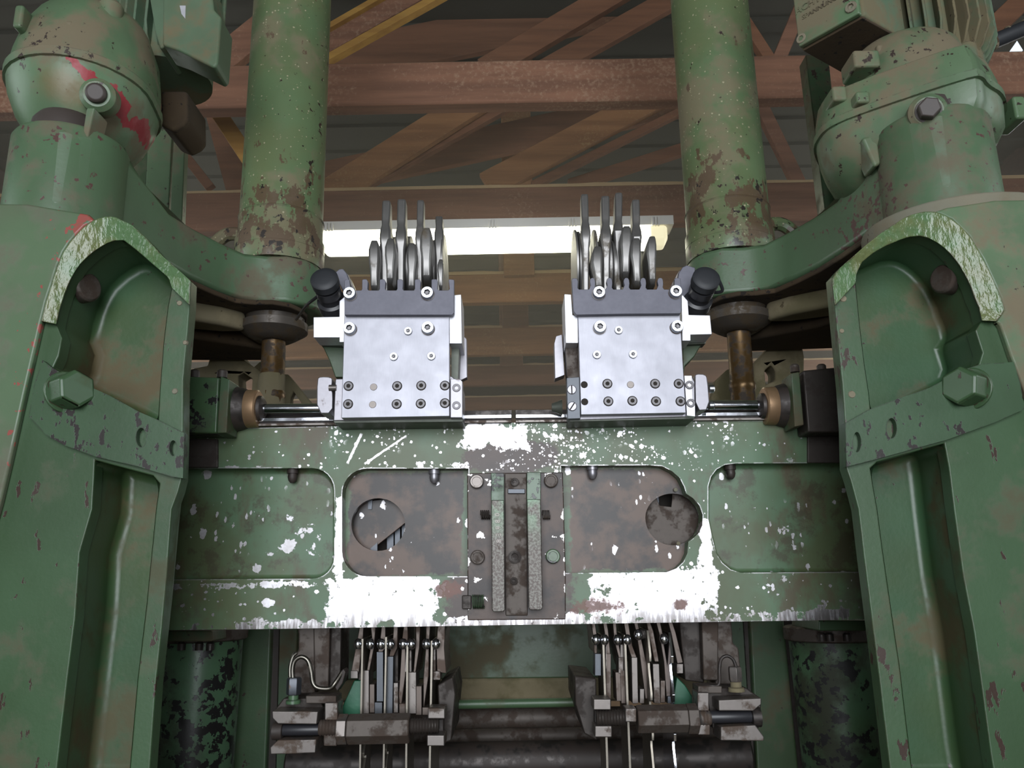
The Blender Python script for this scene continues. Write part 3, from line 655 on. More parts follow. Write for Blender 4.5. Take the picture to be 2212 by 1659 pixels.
# ------------------------------------------------------------------ roller arms, columns, rods
def arm(side):
    L = side < 0; sx = -1 if L else 1; dx = 0 if L else -.025
    def mxp(x, y): return ((x if L else -x + dx), y)
    bx, by = mxp(-.86, 1.42); cx, cy = mxp(-.602, 1.95)
    t = thing('feed_roller_carrier', 'dusty green S-shaped arm carrying the %s round column, reaching over the post' % ('left' if L else 'right'), 'machine arm', (bx, by, 2.236), 'swing arms of the feed rollers')
    plan = [(-.86, 1.317), (-.82, 1.322), (-.785, 1.345), (-.768, 1.385), (-.762, 1.43), (-.752, 1.50), (-.736, 1.59), (-.715, 1.677), (-.683, 1.756), (-.648, 1.822), (-.60, 1.838), (-.55, 1.84), (-.508, 1.868), (-.488, 1.91), (-.484, 1.96), (-.50, 2.015), (-.55, 2.06), (-.61, 2.07), (-.68, 2.05), (-.74, 1.99), (-.80, 1.88), (-.86, 1.76), (-.92, 1.62), (-.955, 1.52), (-.965, 1.43), (-.95, 1.37), (-.91, 1.33)]
    plan = [mxp(*p) for p in plan]
    # the web of the arm grows taller towards the boss
    def zt(p): 
        d = math.hypot(p[0] - bx, p[1] - by); return 2.385 + max(0, .045 * (1 - max(0, d - .10) / .10))
    lo = [(x, y, 2.262) for x, y in plan]; hi = [(x, y, zt((x, y))) for x, y in plan]
    g = G().rings([lo, hi], cap=False); n = len(plan); g.f.append(list(range(n))); g.f.append(list(range(n, 2 * n)))
    mk('arm', g, M['arm'], t, bevel=.014, seg=3, sharp=50)
    g = G().lathe((bx, by, 2.236), (bx, by, 2.442), [(0, .100), (.02, .105), (.95, .104), (.985, .100), (1, .085)], 48); mk('boss', g, M['arm'], t)
    g = G().lathe((bx + .0, by - .022, 2.44), (bx + .0, by - .022, 2.482), [(0, .064), (.7, .062), (1, .054)], 32); mk('shaft_collar', g, M['plug'], t)
    # underside recess caked in sawdust and dusty rib
    un = [(x * 1, y) for x, y in plan]; cxm = sum(p[0] for p in un) / n; cym = sum(p[1] for p in un) / n
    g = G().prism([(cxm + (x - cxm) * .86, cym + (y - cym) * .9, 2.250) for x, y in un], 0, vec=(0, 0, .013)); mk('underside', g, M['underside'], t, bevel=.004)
    p = [mxp(*q) for q in [(-.80, 1.77), (-.75, 1.80), (-.70, 1.835), (-.665, 1.875), (-.66, 1.90), (-.72, 1.90), (-.82, 1.86)]]
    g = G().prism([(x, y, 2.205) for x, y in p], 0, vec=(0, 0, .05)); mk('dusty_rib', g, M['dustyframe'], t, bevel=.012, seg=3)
    p = [mxp(*q) for q in [(-.92, 1.70), (-.78, 1.90), (-.64, 2.0), (-.60, 2.05), (-.66, 2.12), (-.95, 2.1)]]
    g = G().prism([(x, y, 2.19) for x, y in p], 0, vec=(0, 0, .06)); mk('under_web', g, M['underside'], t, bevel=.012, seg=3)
    # gland disc and collar below the column
    g = G().lathe((cx, cy - .012, 2.192), (cx, cy - .012, 2.262), [(0, .045), (.12, .060), (.30, .079), (.34, .083), (.62, .083), (.66, .070), (1, .078)], 48); mk('gland_disc', g, M['glanddark'], t)
    # column
    ct = thing('round_column', 'thick round green column standing on the end of the %s arm' % ('left' if L else 'right'), 'column', (cx, cy, 2.386), 'round green columns')
    g = G().lathe((cx, cy, 2.386), (cx + .004 * sx, cy, 4.2), [(0, .112), (.004, .114), (.040, .114), (.046, .1085), (.075, .1085), (.078, .1070), (1, .104)], 64); mk('tube', g, M['column'], ct)
    for z in (2.425, 2.52):
        g = G().lathe((cx, cy, z), (cx, cy, z + .006), [(0, .1085), (.5, .1145 if z < 2.5 else .1105), (1, .1085)], 64); mk('weld_seam', g, M['column'], ct)
    a = Vector((cx + sx * .10, cy + .02, 2.50)); g = G().tube([a, a + Vector((sx * .05, 0, .0)), a + Vector((sx * .09, .0, -.035))], .018, 10); mk('lifting_lug', g, M['column'], ct)
    # rod
    rt = tag(mk('piston_rod', G().lathe((cx + .008 * -sx, cy - .01, 1.75), (cx, cy - .01, 2.19), [(0, .030), (.66, .030), (.67, .0325), (.70, .0325), (.71, .0295), (1, .0295)], 32), M['oilrod']),
             'oily %s vertical rod hanging under the %s column' % ('dust-caked' if L else 'brown shiny', 'left' if L else 'right'), 'rod', 'vertical rods under the columns')
    rg = random.Random(5); rr_ = []
    for k in range(17):
        z = 1.76 + k * .0215 * (1.0 if L else .62)
        rr_.append([Vector((cx + math.cos(a) * q, cy - .01 + math.sin(a) * q, z)) for a, q in [(2 * math.pi * i / 24, (.0315 if k < 16 else .030) + rg.random() * .0035) for i in range(24)]])
    mk('dust_crust', G().rings(rr_), M['dustyframe'] if L else M['oilcrust'], rt)
    # dusty bearing lever behind the rod
    Yl = 2.12
    if L:
        out = [(398, 810), (420, 795), (448, 790), (452, 776), (478, 763), (498, 760), (516, 762), (528, 778), (545, 790), (563, 803), (566, 872), (566, 925), (398, 925)]; hol = [(514, 812), (526, 805), (545, 818), (543, 845), (516, 838)]
        tri_ = [(612, 808), (622, 808), (674, 872), (674, 925), (600, 925)]; th_ = [(628, 860), (634, 846), (652, 872), (628, 872)]
    else:
        out = [(1628, 930), (1628, 785), (1650, 762), (1668, 742), (1690, 734), (1712, 735), (1722, 744), (1735, 752), (1738, 770), (1735, 930)]; hol = [(1652, 800), (1666, 788), (1675, 800), (1674, 822), (1655, 830)]
        tri_ = [(1545, 925), (1536, 860), (1545, 822), (1572, 797), (1584, 797), (1600, 930)]; th_ = None
    kt = thing('bearing_bracket', 'sawdust-covered pale bracket behind the %s rod, below the arm' % ('left' if L else 'right'), 'bracket', W(500 if L else 1680, 925, Yl), 'sawdust-covered brackets')
    g = G().prism(PL(out, Yl), .07, holes=[PL(hol, Yl)]); mk('bracket_plate', g, M['dustyframe'], kt, bevel=.006)
    g = G().prism(PL(tri_, Yl + .02), .03, holes=[PL(th_, Yl + .02)] if th_ else []); mk('gusset', g, M['dustyframe'], kt, bevel=.004)
    if L: g = G().prism(PL([(540, 800), (562, 780), (568, 790), (552, 812)], Yl + .1), .02); mk('cross_web', g, M['dustyframe'], kt, bevel=.003)
arm(-1); arm(1)

# ------------------------------------------------------------------ gear motors
def oblong(c0, r0, c1, r1, z, n=40, sq=0):
    """hull outline of two circles in plan"""
    pts = []
    for c, r in ((c0, r0), (c1, r1)):
        for i in range(64):
            a = 2 * math.pi * i / 64; k = 1.0
            pts.append((c[0] + r * math.cos(a), c[1] + r * math.sin(a)))
    pts = sorted(set(pts))
    def half(P):
        h = []
        for p in P:
            while len(h) > 1 and (h[-1][0] - h[-2][0]) * (p[1] - h[-2][1]) - (h[-1][1] - h[-2][1]) * (p[0] - h[-2][0]) <= 0: h.pop()
            h.append(p)
        return h
    hull = half(pts)[:-1] + half(pts[::-1])[:-1]
    # resample evenly starting from the point of largest x
    L_ = [0]; 
    for i in range(len(hull)): L_.append(L_[-1] + math.dist(hull[i], hull[(i + 1) % len(hull)]))
    out = []
    for k in range(n):
        s_ = L_[-1] * k / n; i = max(j for j in range(len(hull)) if L_[j] <= s_); a, b = hull[i], hull[(i + 1) % len(hull)]; f_ = (s_ - L_[i]) / max(L_[i + 1] - L_[i], 1e-9)
        out.append(Vector((a[0] + (b[0] - a[0]) * f_, a[1] + (b[1] - a[1]) * f_, z)))
    return out
# left
t = thing('gear_motor', 'rounded green gear motor with red primer patches above the left arm', 'gear motor', (-.86, 1.50, 2.43))
c0, c1 = (-.874, 1.450), (-.884, 1.51)
zs = 2.577
rr = [(2.425, .030), (2.432, .052), (2.462, .082), (2.505, .110), (2.55, .128), (zs - .002, .133)]
mk('lower_housing', G().rings([oblong(c0, r_, c1, r_, z) for z, r_ in rr]), M['casered'], t)
mk('seam_flange', G().rings([oblong(c0, r_, c1, r_, z) for z, r_ in [(zs - .002, .133), (zs - .001, .138), (zs + .016, .139), (zs + .018, .134)]]), M['case'], t)
rr = [(zs + .018, .134), (2.64, .132), (2.70, .124), (2.735, .110), (2.752, .100), (2.76, .085)]
mk('upper_housing', G().rings([oblong((c0[0], c0[1] + (z - zs) * .12), r_, c1, r_, z) for z, r_ in rr]), M['case'], t)
for px, py, Y, wd, hg in ((46, 42, 1.335, .018, .05), (150, 66, 1.345, .02, .03), (250, 165, 1.40, .035, .022), (318, 160, 1.5, .016, .03)):
    c = W(px, py, Y); g = G().box((c.x - wd / 2, c.y - .012, c.z - hg / 2), (c.x + wd / 2, c.y + .05, c.z + hg / 2)); mk('housing_lug', g, M['case'], t, bevel=.006, seg=3)
c = W(238, 34, 1.40); g = G().lathe(c + Vector((0, 0, -.022)), c + Vector((0, 0, .03)), [(0, .018), (.1, .024), (.8, .024), (1, .016)]); mk('eye_lug', g, M['case'], t)
c = W(212, 207, 1.335); ax = Vector((.25, -.93, -.25)).normalized()
g = G().lathe(c + ax * -.03, c + ax * .012, [(0, .034), (.8, .032), (1, .024)]); mk('plug_boss', g, M['case'], t)
g = G().lathe(c + ax * .010, c + ax * .024, [(0, .019), (.7, .0185), (1, .014)]); mk('oil_plug', g, M['plug'], t, bevel=.002)
a = W(196, 232, 1.325); b = W(182, 300, 1.345); g = G().prism([a + Vector((-.008, 0, 0)), a + Vector((.008, 0, 0)), b + Vector((.006, 0, 0)), b + Vector((-.006, 0, 0))], .05); mk('rib', g, M['case'], t, bevel=.003)
# motor above with fins
cm = (-.80, 1.66)
g = G().lathe((cm[0], cm[1], 2.75), (cm[0], cm[1], 3.25), [(0, .10), (1, .10)], 40); mk('motor_body', g, M['motor'], t)
for i in range(14):
    a = -math.pi * .95 + i * math.pi * .9 / 13 + .1; u = Vector((math.cos(a), math.sin(a), 0)); v = Vector((-u.y, u.x, 0)) * .0035; c = Vector((cm[0], cm[1], 0))
    P = [c + u * .098 + Vector((0, 0, 2.775)), c + u * .118 + Vector((0, 0, 2.79)), c + u * .128 + Vector((0, 0, 2.82)), c + u * .128 + Vector((0, 0, 3.25)), c + u * .098 + Vector((0, 0, 3.25))]
    mk('cooling_fin', G().prism([p - v for p in P], 0, vec=v * 2), M['motor'], t, bevel=.0015, seg=1)
tb = G(); Yt = 1.50
q = [(352, -40), (350, 96), (384, 108), (462, 146), (470, 138), (478, 36), (462, 20), (455, -40)]
g = G().prism(PL(q, Yt), .075); mk('terminal_box', g, M['motor'], t, bevel=.006, seg=3)
q = [(318, -30), (366, -30), (368, 92), (345, 105), (335, 70)]
g = G().prism(PL(q, Yt + .03), .10); mk('box_neck', g, M['motor'], t, bevel=.005)
q = [(388, 12), (401, 12), (400, 40), (392, 30)]; mk('rating_label', G().prism(PL(q, Yt - .001), .002), M['alu'], t)
q = [(345, 195), (404, 195), (405, 258), (395, 270), (372, 282), (345, 270)]; g = G().prism(PL(q, Yt + .12), .12); mk('motor_bracket', g, M['underside'], t, bevel=.008)
# right
t = thing('gear_motor', 'green finned gear motor with square terminal box above the right arm', 'gear motor', (.83, 1.50, 2.41))
zr = 2.4866
base = [(.905, 1.335), (.885, 1.312), (.862, 1.305), (.70, 1.428), (.664, 1.468), (.655, 1.50), (.66, 1.56), (.72, 1.66), (.80, 1.71), (.95, 1.70), (1.01, 1.62), (1.01, 1.45), (.96, 1.37)]
def rp(z, k=1.0, dx=0, dy=0, cc=(.83, 1.52)):
    b = smooth(base, 2); return [Vector((cc[0] + (x - cc[0]) * k + dx, cc[1] + (y - cc[1]) * k + dy, z)) for x, y in b]
mk('lower_housing', G().rings([rp(2.365, .40, -.03, .03), rp(2.374, .55, -.025, .02), rp(2.395, .78, -.012, .01), rp(2.425, .92, -.004), rp(2.45, .975), rp(zr - .002, .99)]), M['case'], t)
mk('seam_flange', G().rings([rp(zr - .002, .99), rp(zr - .001, 1.02), rp(zr + .014, 1.02), rp(zr + .016, .985)]), M['case'], t)
mk('upper_housing', G().rings([rp(zr + .016, .985), rp(2.53, .975), rp(2.565, .93), rp(2.585, .80, .01, .01), rp(2.59, .6, .02, .02)]), M['case'], t)
bc = (.872, 1.545)
g = G().lathe((bc[0], bc[1], 2.57), (bc[0], bc[1], 2.70), [(0, .132), (.45, .128), (.7, .120), (.9, .112), (1, .100)], 48); mk('bell_housing', g, M['case'], t)
for px, py, Y, wx, hz in ((1812, 205, 1.45, .03, .034), (1870, 130, 1.455, .055, .040), (1900, 108, 1.47, .016, .02), (1862, 213, 1.42, .028, .026), (2035, 170, 1.36, .020, .04), (1960, 170, 1.40, .026, .050), (2122, 172, 1.34, .03, .02), (2200, 235, 1.42, .025, .05)):
    c = W(px, py, Y); g = G().box((c.x - wx / 2, c.y - .008, c.z - hz / 2), (c.x + wx / 2, c.y + .06, c.z + hz / 2)); mk('housing_lug', g, M['case'], t, bevel=.006, seg=3)
# pocket shaped notch on the lower case
c = W(1880, 320, 1.44)
g = G().prism(PL([(1862, 297), (1896, 287), (1905, 352), (1890, 360)], 1.425), .05); mk('notch_rib', g, M['case'], t, bevel=.006, seg=3)
c = W(2004, 242, 1.335); ax = Vector((-.35, -.9, -.2)).normalized()
g = G().lathe(c - ax * .03, c + ax * .008, [(0, .036), (.85, .034), (1, .026)]); mk('plug_boss', g, M['case'], t)
g = G().hexbolt(c + ax * .006, .0205, .024, axis=ax, washer=1.15); mk('oil_plug', g, M['plug'], t, bevel=.002)
mc = (.965, 1.62)
g = G().lathe((mc[0], mc[1], 2.66), (mc[0], mc[1], 3.3), [(0, .085), (.03, .118), (1, .118)], 48); mk('motor_body', g, M['motor'], t)
for i in range(17):
    a = -math.pi * 1.02 + i * math.pi * 1.02 / 16; u = Vector((math.cos(a), math.sin(a), 0)); v = Vector((-u.y, u.x, 0)) * .0032; c = Vector((mc[0], mc[1], 0))
    P = [c + u * .112 + Vector((0, 0, 2.69)), c + u * .128 + Vector((0, 0, 2.705)), c + u * .148 + Vector((0, 0, 2.745)), c + u * .146 + Vector((0, 0, 3.3)), c + u * .112 + Vector((0, 0, 3.3))]
    mk('cooling_fin', G().prism([p - v for p in P], 0, vec=v * 2), M['motor'], t, bevel=.0015, seg=1)
c = W(2088, 130, 1.50); g = G().lathe(c + Vector((0, 0, -.022)), c + Vector((0, 0, .035)), [(0, .018), (.1, .022), (.9, .022), (1, .016)]); mk('foot', g, M['motor'], t)
# terminal box turned towards the left
fr = [W(1728, 112, 1.50), W(1871, 46, 1.42)]
z0 = 2.706
A = Vector((.652, 1.535, z0)); B = Vector((.730, 1.405, z0)); 
dep = Vector((.13, .085, 0)); up = Vector((0.0, 0, .34))
A = W(1729, 100, 1.53); B = W(1868, 42, 1.42); A.z = B.z = (A.z + B.z) / 2
g = G().prism([A, B, B + up, A + up], 0, vec=dep); mk('terminal_box', g, M['motor'], t, bevel=.006, seg=3)
n_ = (B - A).cross(up).normalized(); n_ = n_ if n_.y < 0 else -n_
cov = G().prism([A + n_ * .001 + (B - A) * .02, B + n_ * .001 - (B - A) * .02, B + n_ * .001 - (B - A) * .02 + up, A + n_ * .001 + (B - A) * .02 + up], 0, vec=n_ * .014)
mk('box_cover', cov, M['case'], t, bevel=.004)
c = A + (B - A) * .88 + Vector((0, 0, .022)) + n_ * .014; g = G().screw(c, .012, .006, axis=n_); mk('cover_screw', g, M['ridge'], t)
c = A + (B - A) * .08 + Vector((0, 0, .016)) + n_ * .012; g = G().screw(c, .011, .006, axis=n_); mk('cover_screw', g, M['ridge'], t)
g = G().prism([A + Vector((0, 0, -.004)) + (B - A) * .03, B + Vector((0, 0, -.004)) - (B - A) * .03, B + dep * .98 + Vector((0, 0, -.004)), A + dep * .98 + Vector((0, 0, -.004))], 0, vec=(0, 0, .006)); mk('sawdust_crust', g, M['underside'], t, bevel=.002)
def text(txt, origin, xdir, ydir, size, depth, mat, parent, name):
    cu = bpy.data.curves.new(name, 'FONT'); cu.body = txt; cu.size = size; cu.extrude = depth; cu.align_x = 'CENTER'; cu.resolution_u = 2
    tmp = bpy.data.objects.new('tmp', cu); COL.objects.link(tmp)
    dg = bpy.context.evaluated_depsgraph_get(); me = bpy.data.meshes.new_from_object(tmp.evaluated_get(dg)); bpy.data.objects.remove(tmp)
    xd = Vector(xdir).normalized(); yd = Vector(ydir); yd = (yd - xd * yd.dot(xd)).normalized(); zd = xd.cross(yd)
    g = G(); g.v = [Vector(origin) + xd * v.co.x + yd * v.co.y + zd * v.co.z for v in me.vertices]; g.f = [list(p.vertices) for p in me.polygons]
    return mk(name, g, mat, parent)
c = A + (B - A) * .42 + n_ * .0155 + Vector((0, 0, .078)); text('ACHTUNG', c, B - A, (0, 0, 1), .022, .0012, M['case'], t, 'cast_lettering')
text('SPANNUNG', c + Vector((0, 0, -.020)), B - A, (0, 0, 1), .015, .0012, M['case'], t, 'cast_lettering')

# black ribbed cable, right edge
pts = [W(2090, 111, 1.80), W(2120, 99, 1.80), W(2160, 84, 1.79), W(2200, 67, 1.78), W(2260, 42, 1.77), W(2340, 10, 1.76)]
t = thing('armoured_cable', 'black rubber cable with pale bands crossing the top right corner', 'cable', pts[0])
mk('sheath', G().tube(pts, .0195, 14), M['blackrub'], t)
for px, py in ((2108, 104), (2143, 91), (2178, 76), (2214, 61)):
    c = W(px, py, 1.79); d = (pts[3] - pts[1]).normalized(); g = G().lathe(c - d * .002, c + d * .007, [(0, .0200), (.2, .0222), (.8, .0222), (1, .0200)]); mk('pale_band', g, M['ridge'], t)

# green upright channels behind
def chan(name, lab, cols, Y, mat, grp=None):
    t = thing(name, lab, 'upright', W(cols[0][0], cols[0][1], Y), grp)
    return t
t = thing('green_upright', 'green vertical channel post behind the left gear motor', 'upright', W(350, 480, 1.95), 'green uprights behind the gear motors')
mk('channel_face', G().prism(PL([(320, 275), (372, 280), (352, 700), (300, 700)], 2.19), .05), M['case'], t, bevel=.004)
mk('channel_lip', G().prism(PL([(376, 280), (400, 292), (384, 700), (356, 700)], 2.18), .03), M['case'], t, bevel=.003)
mk('side_web', G().prism(PL([(262, 300), (322, 280), (300, 700), (230, 700)], 2.20), .05), M['greenclean'], t, bevel=.004)
def to_floor(t, x0, x1, py, Y, th):
    a, b = W(x0, py, Y), W(x1, py, Y); mk('lower_post', G().box((a.x, Y, 0), (b.x, Y + th, max(a.z, b.z))), M['greenclean'], t, bevel=.004)
to_floor(t, 232, 350, 695, 2.20, .05)
t = thing('green_upright', 'dark green vertical channel post behind the right gear motor', 'upright', W(1830, 480, 1.95), 'green uprights behind the gear motors')
mk('channel_face', G().prism(PL([(1740, 118), (1790, 118), (1830, 500), (1850, 700), (1802, 700), (1784, 470)], 2.19), .06), M['greenclean'], t, bevel=.004)
mk('channel_lip', G().prism(PL([(1790, 300), (1808, 300), (1848, 700), (1828, 700)], 2.18), .03), M['greenclean'], t, bevel=.003)
mk('side_web', G().prism(PL([(1808, 330), (1905, 330), (1905, 700), (1850, 700)], 2.20), .05), M['greenclean'], t, bevel=.004)

to_floor(t, 1812, 1900, 695, 2.20, .05)
# ------------------------------------------------------------------ crossbeam of the saw sash
bt = thing('sash_crossbeam', 'wide chipped green crossbeam with four rounded pockets, bare bright metal in the middle', 'crossbeam', W(1106, 1358, YB), None)
outl = [(300, 925), (500, 925), (700, 921), (1110, 913), (1500, 909), (1720, 908), (1900, 908), (1900, 1338), (1110, 1350), (640, 1358), (300, 1362)]
pA = [(320, 1012)] + rrect(300, 1011, 722, 1250, 48, 6, (0, 1, 1, 0))[1:-1] + [(320, 1252)]
pB = rrect(741, 1011, 1009, 1243, 52, 6, (1, 0, 0, 1))
pB = rrect(739, 1012, 1012, 1245, 54, 7, (1, 0, 0, 1))
pC = [(1212, 1006), (1400, 1005), (1430, 1007), (1452, 1018), (1468, 1032), (1478, 1052), (1482, 1066), (1497, 1076), (1511, 1092), (1518, 1112), (1517, 1135), (1509, 1152), (1496, 1164), (1487, 1170), (1485, 1195), (1476, 1214), (1461, 1228), (1440, 1236), (1212, 1238)]
pD = [(1884, 1000), (1884, 1235), (1600, 1237), (1578, 1230), (1560, 1215), (1547, 1195), (1541, 1170), (1536, 1150), (1530, 1120), (1530, 1085), (1530, 1050), (1536, 1030), (1548, 1014), (1566, 1004), (1590, 1001)]
g = G().prism(PL(outl, YB), .034, holes=[PL(p, YB) for p in (pA[0:1] + pA[1:], pB, pC, pD)]); mk('front_plate', g, M['beam'], bt, bevel=.004, seg=3)
# recess floors
for pp, hole in ((pA, None), (pB, circ(817, 1133, 58, 40, 57)), (pC, [(1453 + 59 * math.cos(a) * (1.0), 1118 + (60 if math.sin(a) > 0 else 52) * math.sin(a)) for a in [2 * math.pi * i / 40 for i in range(40)]]), (pD, None)):
    f = PL(pp, YB + .002); dpt = .030; n = len(f); g = G()
    g.v = f + [p + Vector((0, dpt, 0)) for p in f]; g.f = [[i, (i + 1) % n, n + (i + 1) % n, n + i] for i in range(n)]
    if hole:
        back = [p + Vector((0, dpt, 0)) for p in f]; hw = [W(x, y, YB + .002 + dpt) for x, y in hole]
        tr = tessellate_polygon([back, hw]); o = len(g.v); g.v += back + hw; g.f += [[o + i for i in t_] for t_ in tr]
        o2 = len(g.v); m_ = len(hw); g.v += hw + [p + Vector((0, .014, 0)) for p in hw]; g.f += [[o2 + i, o2 + (i + 1) % m_, o2 + m_ + (i + 1) % m_, o2 + m_ + i] for i in range(m_)]
        bm = None
    else: g.f.append([n + i for i in range(n)])
    mk('recess', g, M['recess'], bt, bevel=.0 if hole else .010, seg=4)
# rear wall of the hollow beam and its ends
a, b = W(250, 1000, YB + .115), W(1960, 1262, YB + .115)
g = G().box((W(1110, 1100, YB).x - .76, YB + .112, W(1106, 1338, YB).z), (W(1110, 1100, YB).x + .76, YB + .118, W(1106, 918, YB).z)); mk('rear_plate', g, M['dark'], bt)
g = G().box((W(1110, 1100, YB).x - .76, YB + .034, W(1106, 1352, YB).z), (W(1110, 1100, YB).x + .76, YB + .112, W(1106, 1338, YB).z)); mk('bottom_flange', g, M['castbrown'], bt)
g = G().box((W(1110, 1100, YB).x - .76, YB + .034, W(1106, 924, YB).z), (W(1110, 1100, YB).x + .76, YB + .112, W(1106, 914, YB).z)); mk('top_flange', g, M['castbrown'], bt)
# things seen through the left hole
Yi = YB + .062
g = G().prism(PL([(740, 1080), (795, 1082), (812, 1080), (885, 1072), (885, 1122), (800, 1190), (740, 1205)], Yi), .006); mk('inner_web', g, M['recess'], bt, bevel=.001)
for x0, x1 in ((836, 850), (853, 864), (868, 876)):
    g = G().prism(PL([(x0, 1070), (x1, 1070), (x1, 1205), (x0, 1205)], YB + .085), .01); mk('hanger_bar', g, M['bluesteel'], bt)
g = G().prism(PL([(795, 1070), (805, 1070), (803, 1100), (795, 1100)], YB + .058), .006); mk('hanger_bar', g, M['bluesteel'], bt)
g = G().prism(PL([(800, 1185), (815, 1172), (815, 1205), (800, 1205)], YB + .058), .006); mk('hanger_bar', g, M['bluesteel'], bt)
g = G().prism(PL([(1385, 1060), (1415, 1068), (1425, 1092), (1450, 1095), (1452, 1078), (1452, 1060), (1525, 1060), (1525, 1190), (1385, 1190)], Yi), .006); mk('inner_web', g, M['castbrown'], bt, bevel=.001)
g = G().prism(PL([(1414, 1066), (1423, 1066), (1423, 1100), (1414, 1100)], YB + .085), .006); mk('hanger_bar', g, M['bluesteel'], bt)
# grease nipples and small bolts under the upper lip
for px, py, mt in ((632, 1030, 'darkiron'), (938, 1031, 'aludull'), (1280, 1022, 'aludull'), (1578, 1022, 'darkiron')):
    c = W(px, py, YB + .018); u = Vector((0, 0, 1)); r = .0095
    g = G().lathe(c + u * .016, c - u * .012, [(0, r * 1.15), (.35, r * 1.15), (.36, r * .9), (.6, r), (.85, r * .8), (1, r * .4)], 20); mk('grease_nipple', g, M[mt], bt)
for px, py in ((1459, 1058), (1465, 1174)):
    c = W(px, py, YB + .028); g = G().lathe(c, c + Vector((0, -.004, 0)), [(0, .004), (.7, .004), (1, .002)]); mk('rivet', g, M['ridge'], bt)
# centre block
g = G().prism(PL([(1009, 1022), (1216, 1020), (1222, 1232), (1222, 1338), (1010, 1340)], YB - .006), .04); mk('centre_plate', g, M['centre'], bt, bevel=.002)
g = G().prism(PL([(1090, 1022), (1138, 1022), (1140, 1330), (1092, 1330)], YB - .010), .006); mk('key_strip', g, M['castbrown'], bt, bevel=.002)
for (x0, x1, y0, ys, y1, sh) in ((1061, 1089, 1022, 1080, 1322, 3), (1138, 1168, 1020, 1078, 1318, 8)):
    g = G().prism(PL([(x0, ys), (x1, ys), (x1 + sh * .6, y1 - 5), (x1 + sh * .5 - 3, y1), (x0 + sh * .5 + 3, y1), (x0 + sh * .5, y1 - 5)], YB - .042), .036); bar = mk('guide_bar', g, M['speckbar'], bt, bevel=.002)
    g = G().prism(PL([(x0, y0), (x1, y0), (x1, ys + 4), (x0, ys + 4)], YB - .020), .016); mk('bar_head', g, M['greasy'], bt, bevel=.001)
    if x0 < 1100:
        for k, ch in enumerate('088E8A'):
            c = W(1074 + k * .9, 1112 + k * 14.2, YB - .0425); text(ch, c + Vector((-.0045, 0, 0)), (0, 0, -1), (1, 0, 0), .013, .0006, M['steelold'], bt, 'stamped_character')
for px, py, mt in ((1030, 1041, 'steelold'), (1190, 1039, 'castbrown'), (1032, 1204, 'castbrown'), (1194, 1202, 'greasy')):
    c = W(px, py, YB - .006); g = G().lathe(c, c + Vector((0, -.010, 0)), [(0, .0135), (.85, .0135), (1, .012), (1.0, .009), (.75, .0085), (.75, 0)], 28); mk('cap_bolt', g, M[mt], bt)
for px, py, r in ((1112, 1042, .008), (1112, 1203, .012), (1110, 1255, .007)):
    c = W(px, py, YB - .010); g = G().lathe(c, c + Vector((0, -.006, 0)), [(0, r), (.9, r), (1, r * .8), (1, r * .55), (.4, r * .5), (.4, 0)], 20); mk('set_screw', g, M['darkiron2'], bt)
def spring(px0, px1, py, Y, rad, wire, turns, mat, parent):
    a, b = W(px0, py, Y), W(px1, py, Y); P = []
    for i in range(turns * 8 + 1):
        f_ = i / (turns * 8); an = f_ * turns * 2 * math.pi; P.append(a + (b - a) * f_ + Vector((0, math.cos(an), math.sin(an))) * rad)
    return mk('spring', G().tube(P, wire, 6, 1), mat, parent)
spring(1038, 1058, 1112, YB - .014, .008, .0012, 5, M['darkiron2'], bt); spring(1172, 1188, 1112, YB - .014, .008, .0012, 5, M['steelold'], bt)
spring(1020, 1046, 1300, YB - .014, .012, .0012, 7, M['greasy'], bt)
g = G().pbox(998, 1286, 1018, 1316, YB - .012, .012); mk('spring_stop', g, M['darkiron2'], bt, bevel=.002)
g = G().pbox(1097, 1056, 1134, 1066, YB - .016, .008); mk('oil_slot', g, M['bluesteel'], bt, bevel=.001)

# end pads where the beam slides
for x0, x1, y0, y1 in ((396, 470, 948, 1010), (1745, 1835, 940, 1000)):
    g = G().pbox(x0, y0, x1, y1, YB - .006, .008); mk('slide_pad', g, M['darkiron2'], bt, bevel=.002)

# ------------------------------------------------------------------ rails and rods above the beam
def rail(nm, x0, x1, y0, y1, lab):
    t = thing('guide_rail', lab, 'rail', W((x0 + x1) / 2, (y0 + y1) / 2 + 18, YB - .01), 'linear guide rails on top of the crossbeam')
    sl = (y1 - y0)
    g = G().prism(PL([(x0, y0), (x1, y1), (x1, y1 + 8), (x0, y0 + 8)], YB - .012), .05); mk('rail_head', g, M['chrome'], t, bevel=.001)
    g = G().prism(PL([(x0, y0 + 8), (x1, y1 + 8), (x1, y1 + 12), (x0, y0 + 12)], YB - .004), .04); mk('rail_web', g, M['darkiron'], t)
    g = G().prism(PL([(x0, y0 + 12), (x1, y1 + 12), (x1, y1 + 17.5), (x0, y0 + 17.5)], YB - .010), .05); mk('rail_foot', g, M['steelold'], t, bevel=.001)
    g = G().prism(PL([(x0, y0 - 9), (x1, y1 - 9), (x1, y1), (x0, y0)], YB + .030), .03); mk('rear_strip', g, M['darkiron'], t)
rail('guide_rail', 545, 1105, 903, 895, 'left guide rail on the crossbeam, ending at the joint in the middle')
rail('guide_rail', 1114, 1712, 895, 889, 'right guide rail on the crossbeam, starting at the joint in the middle')

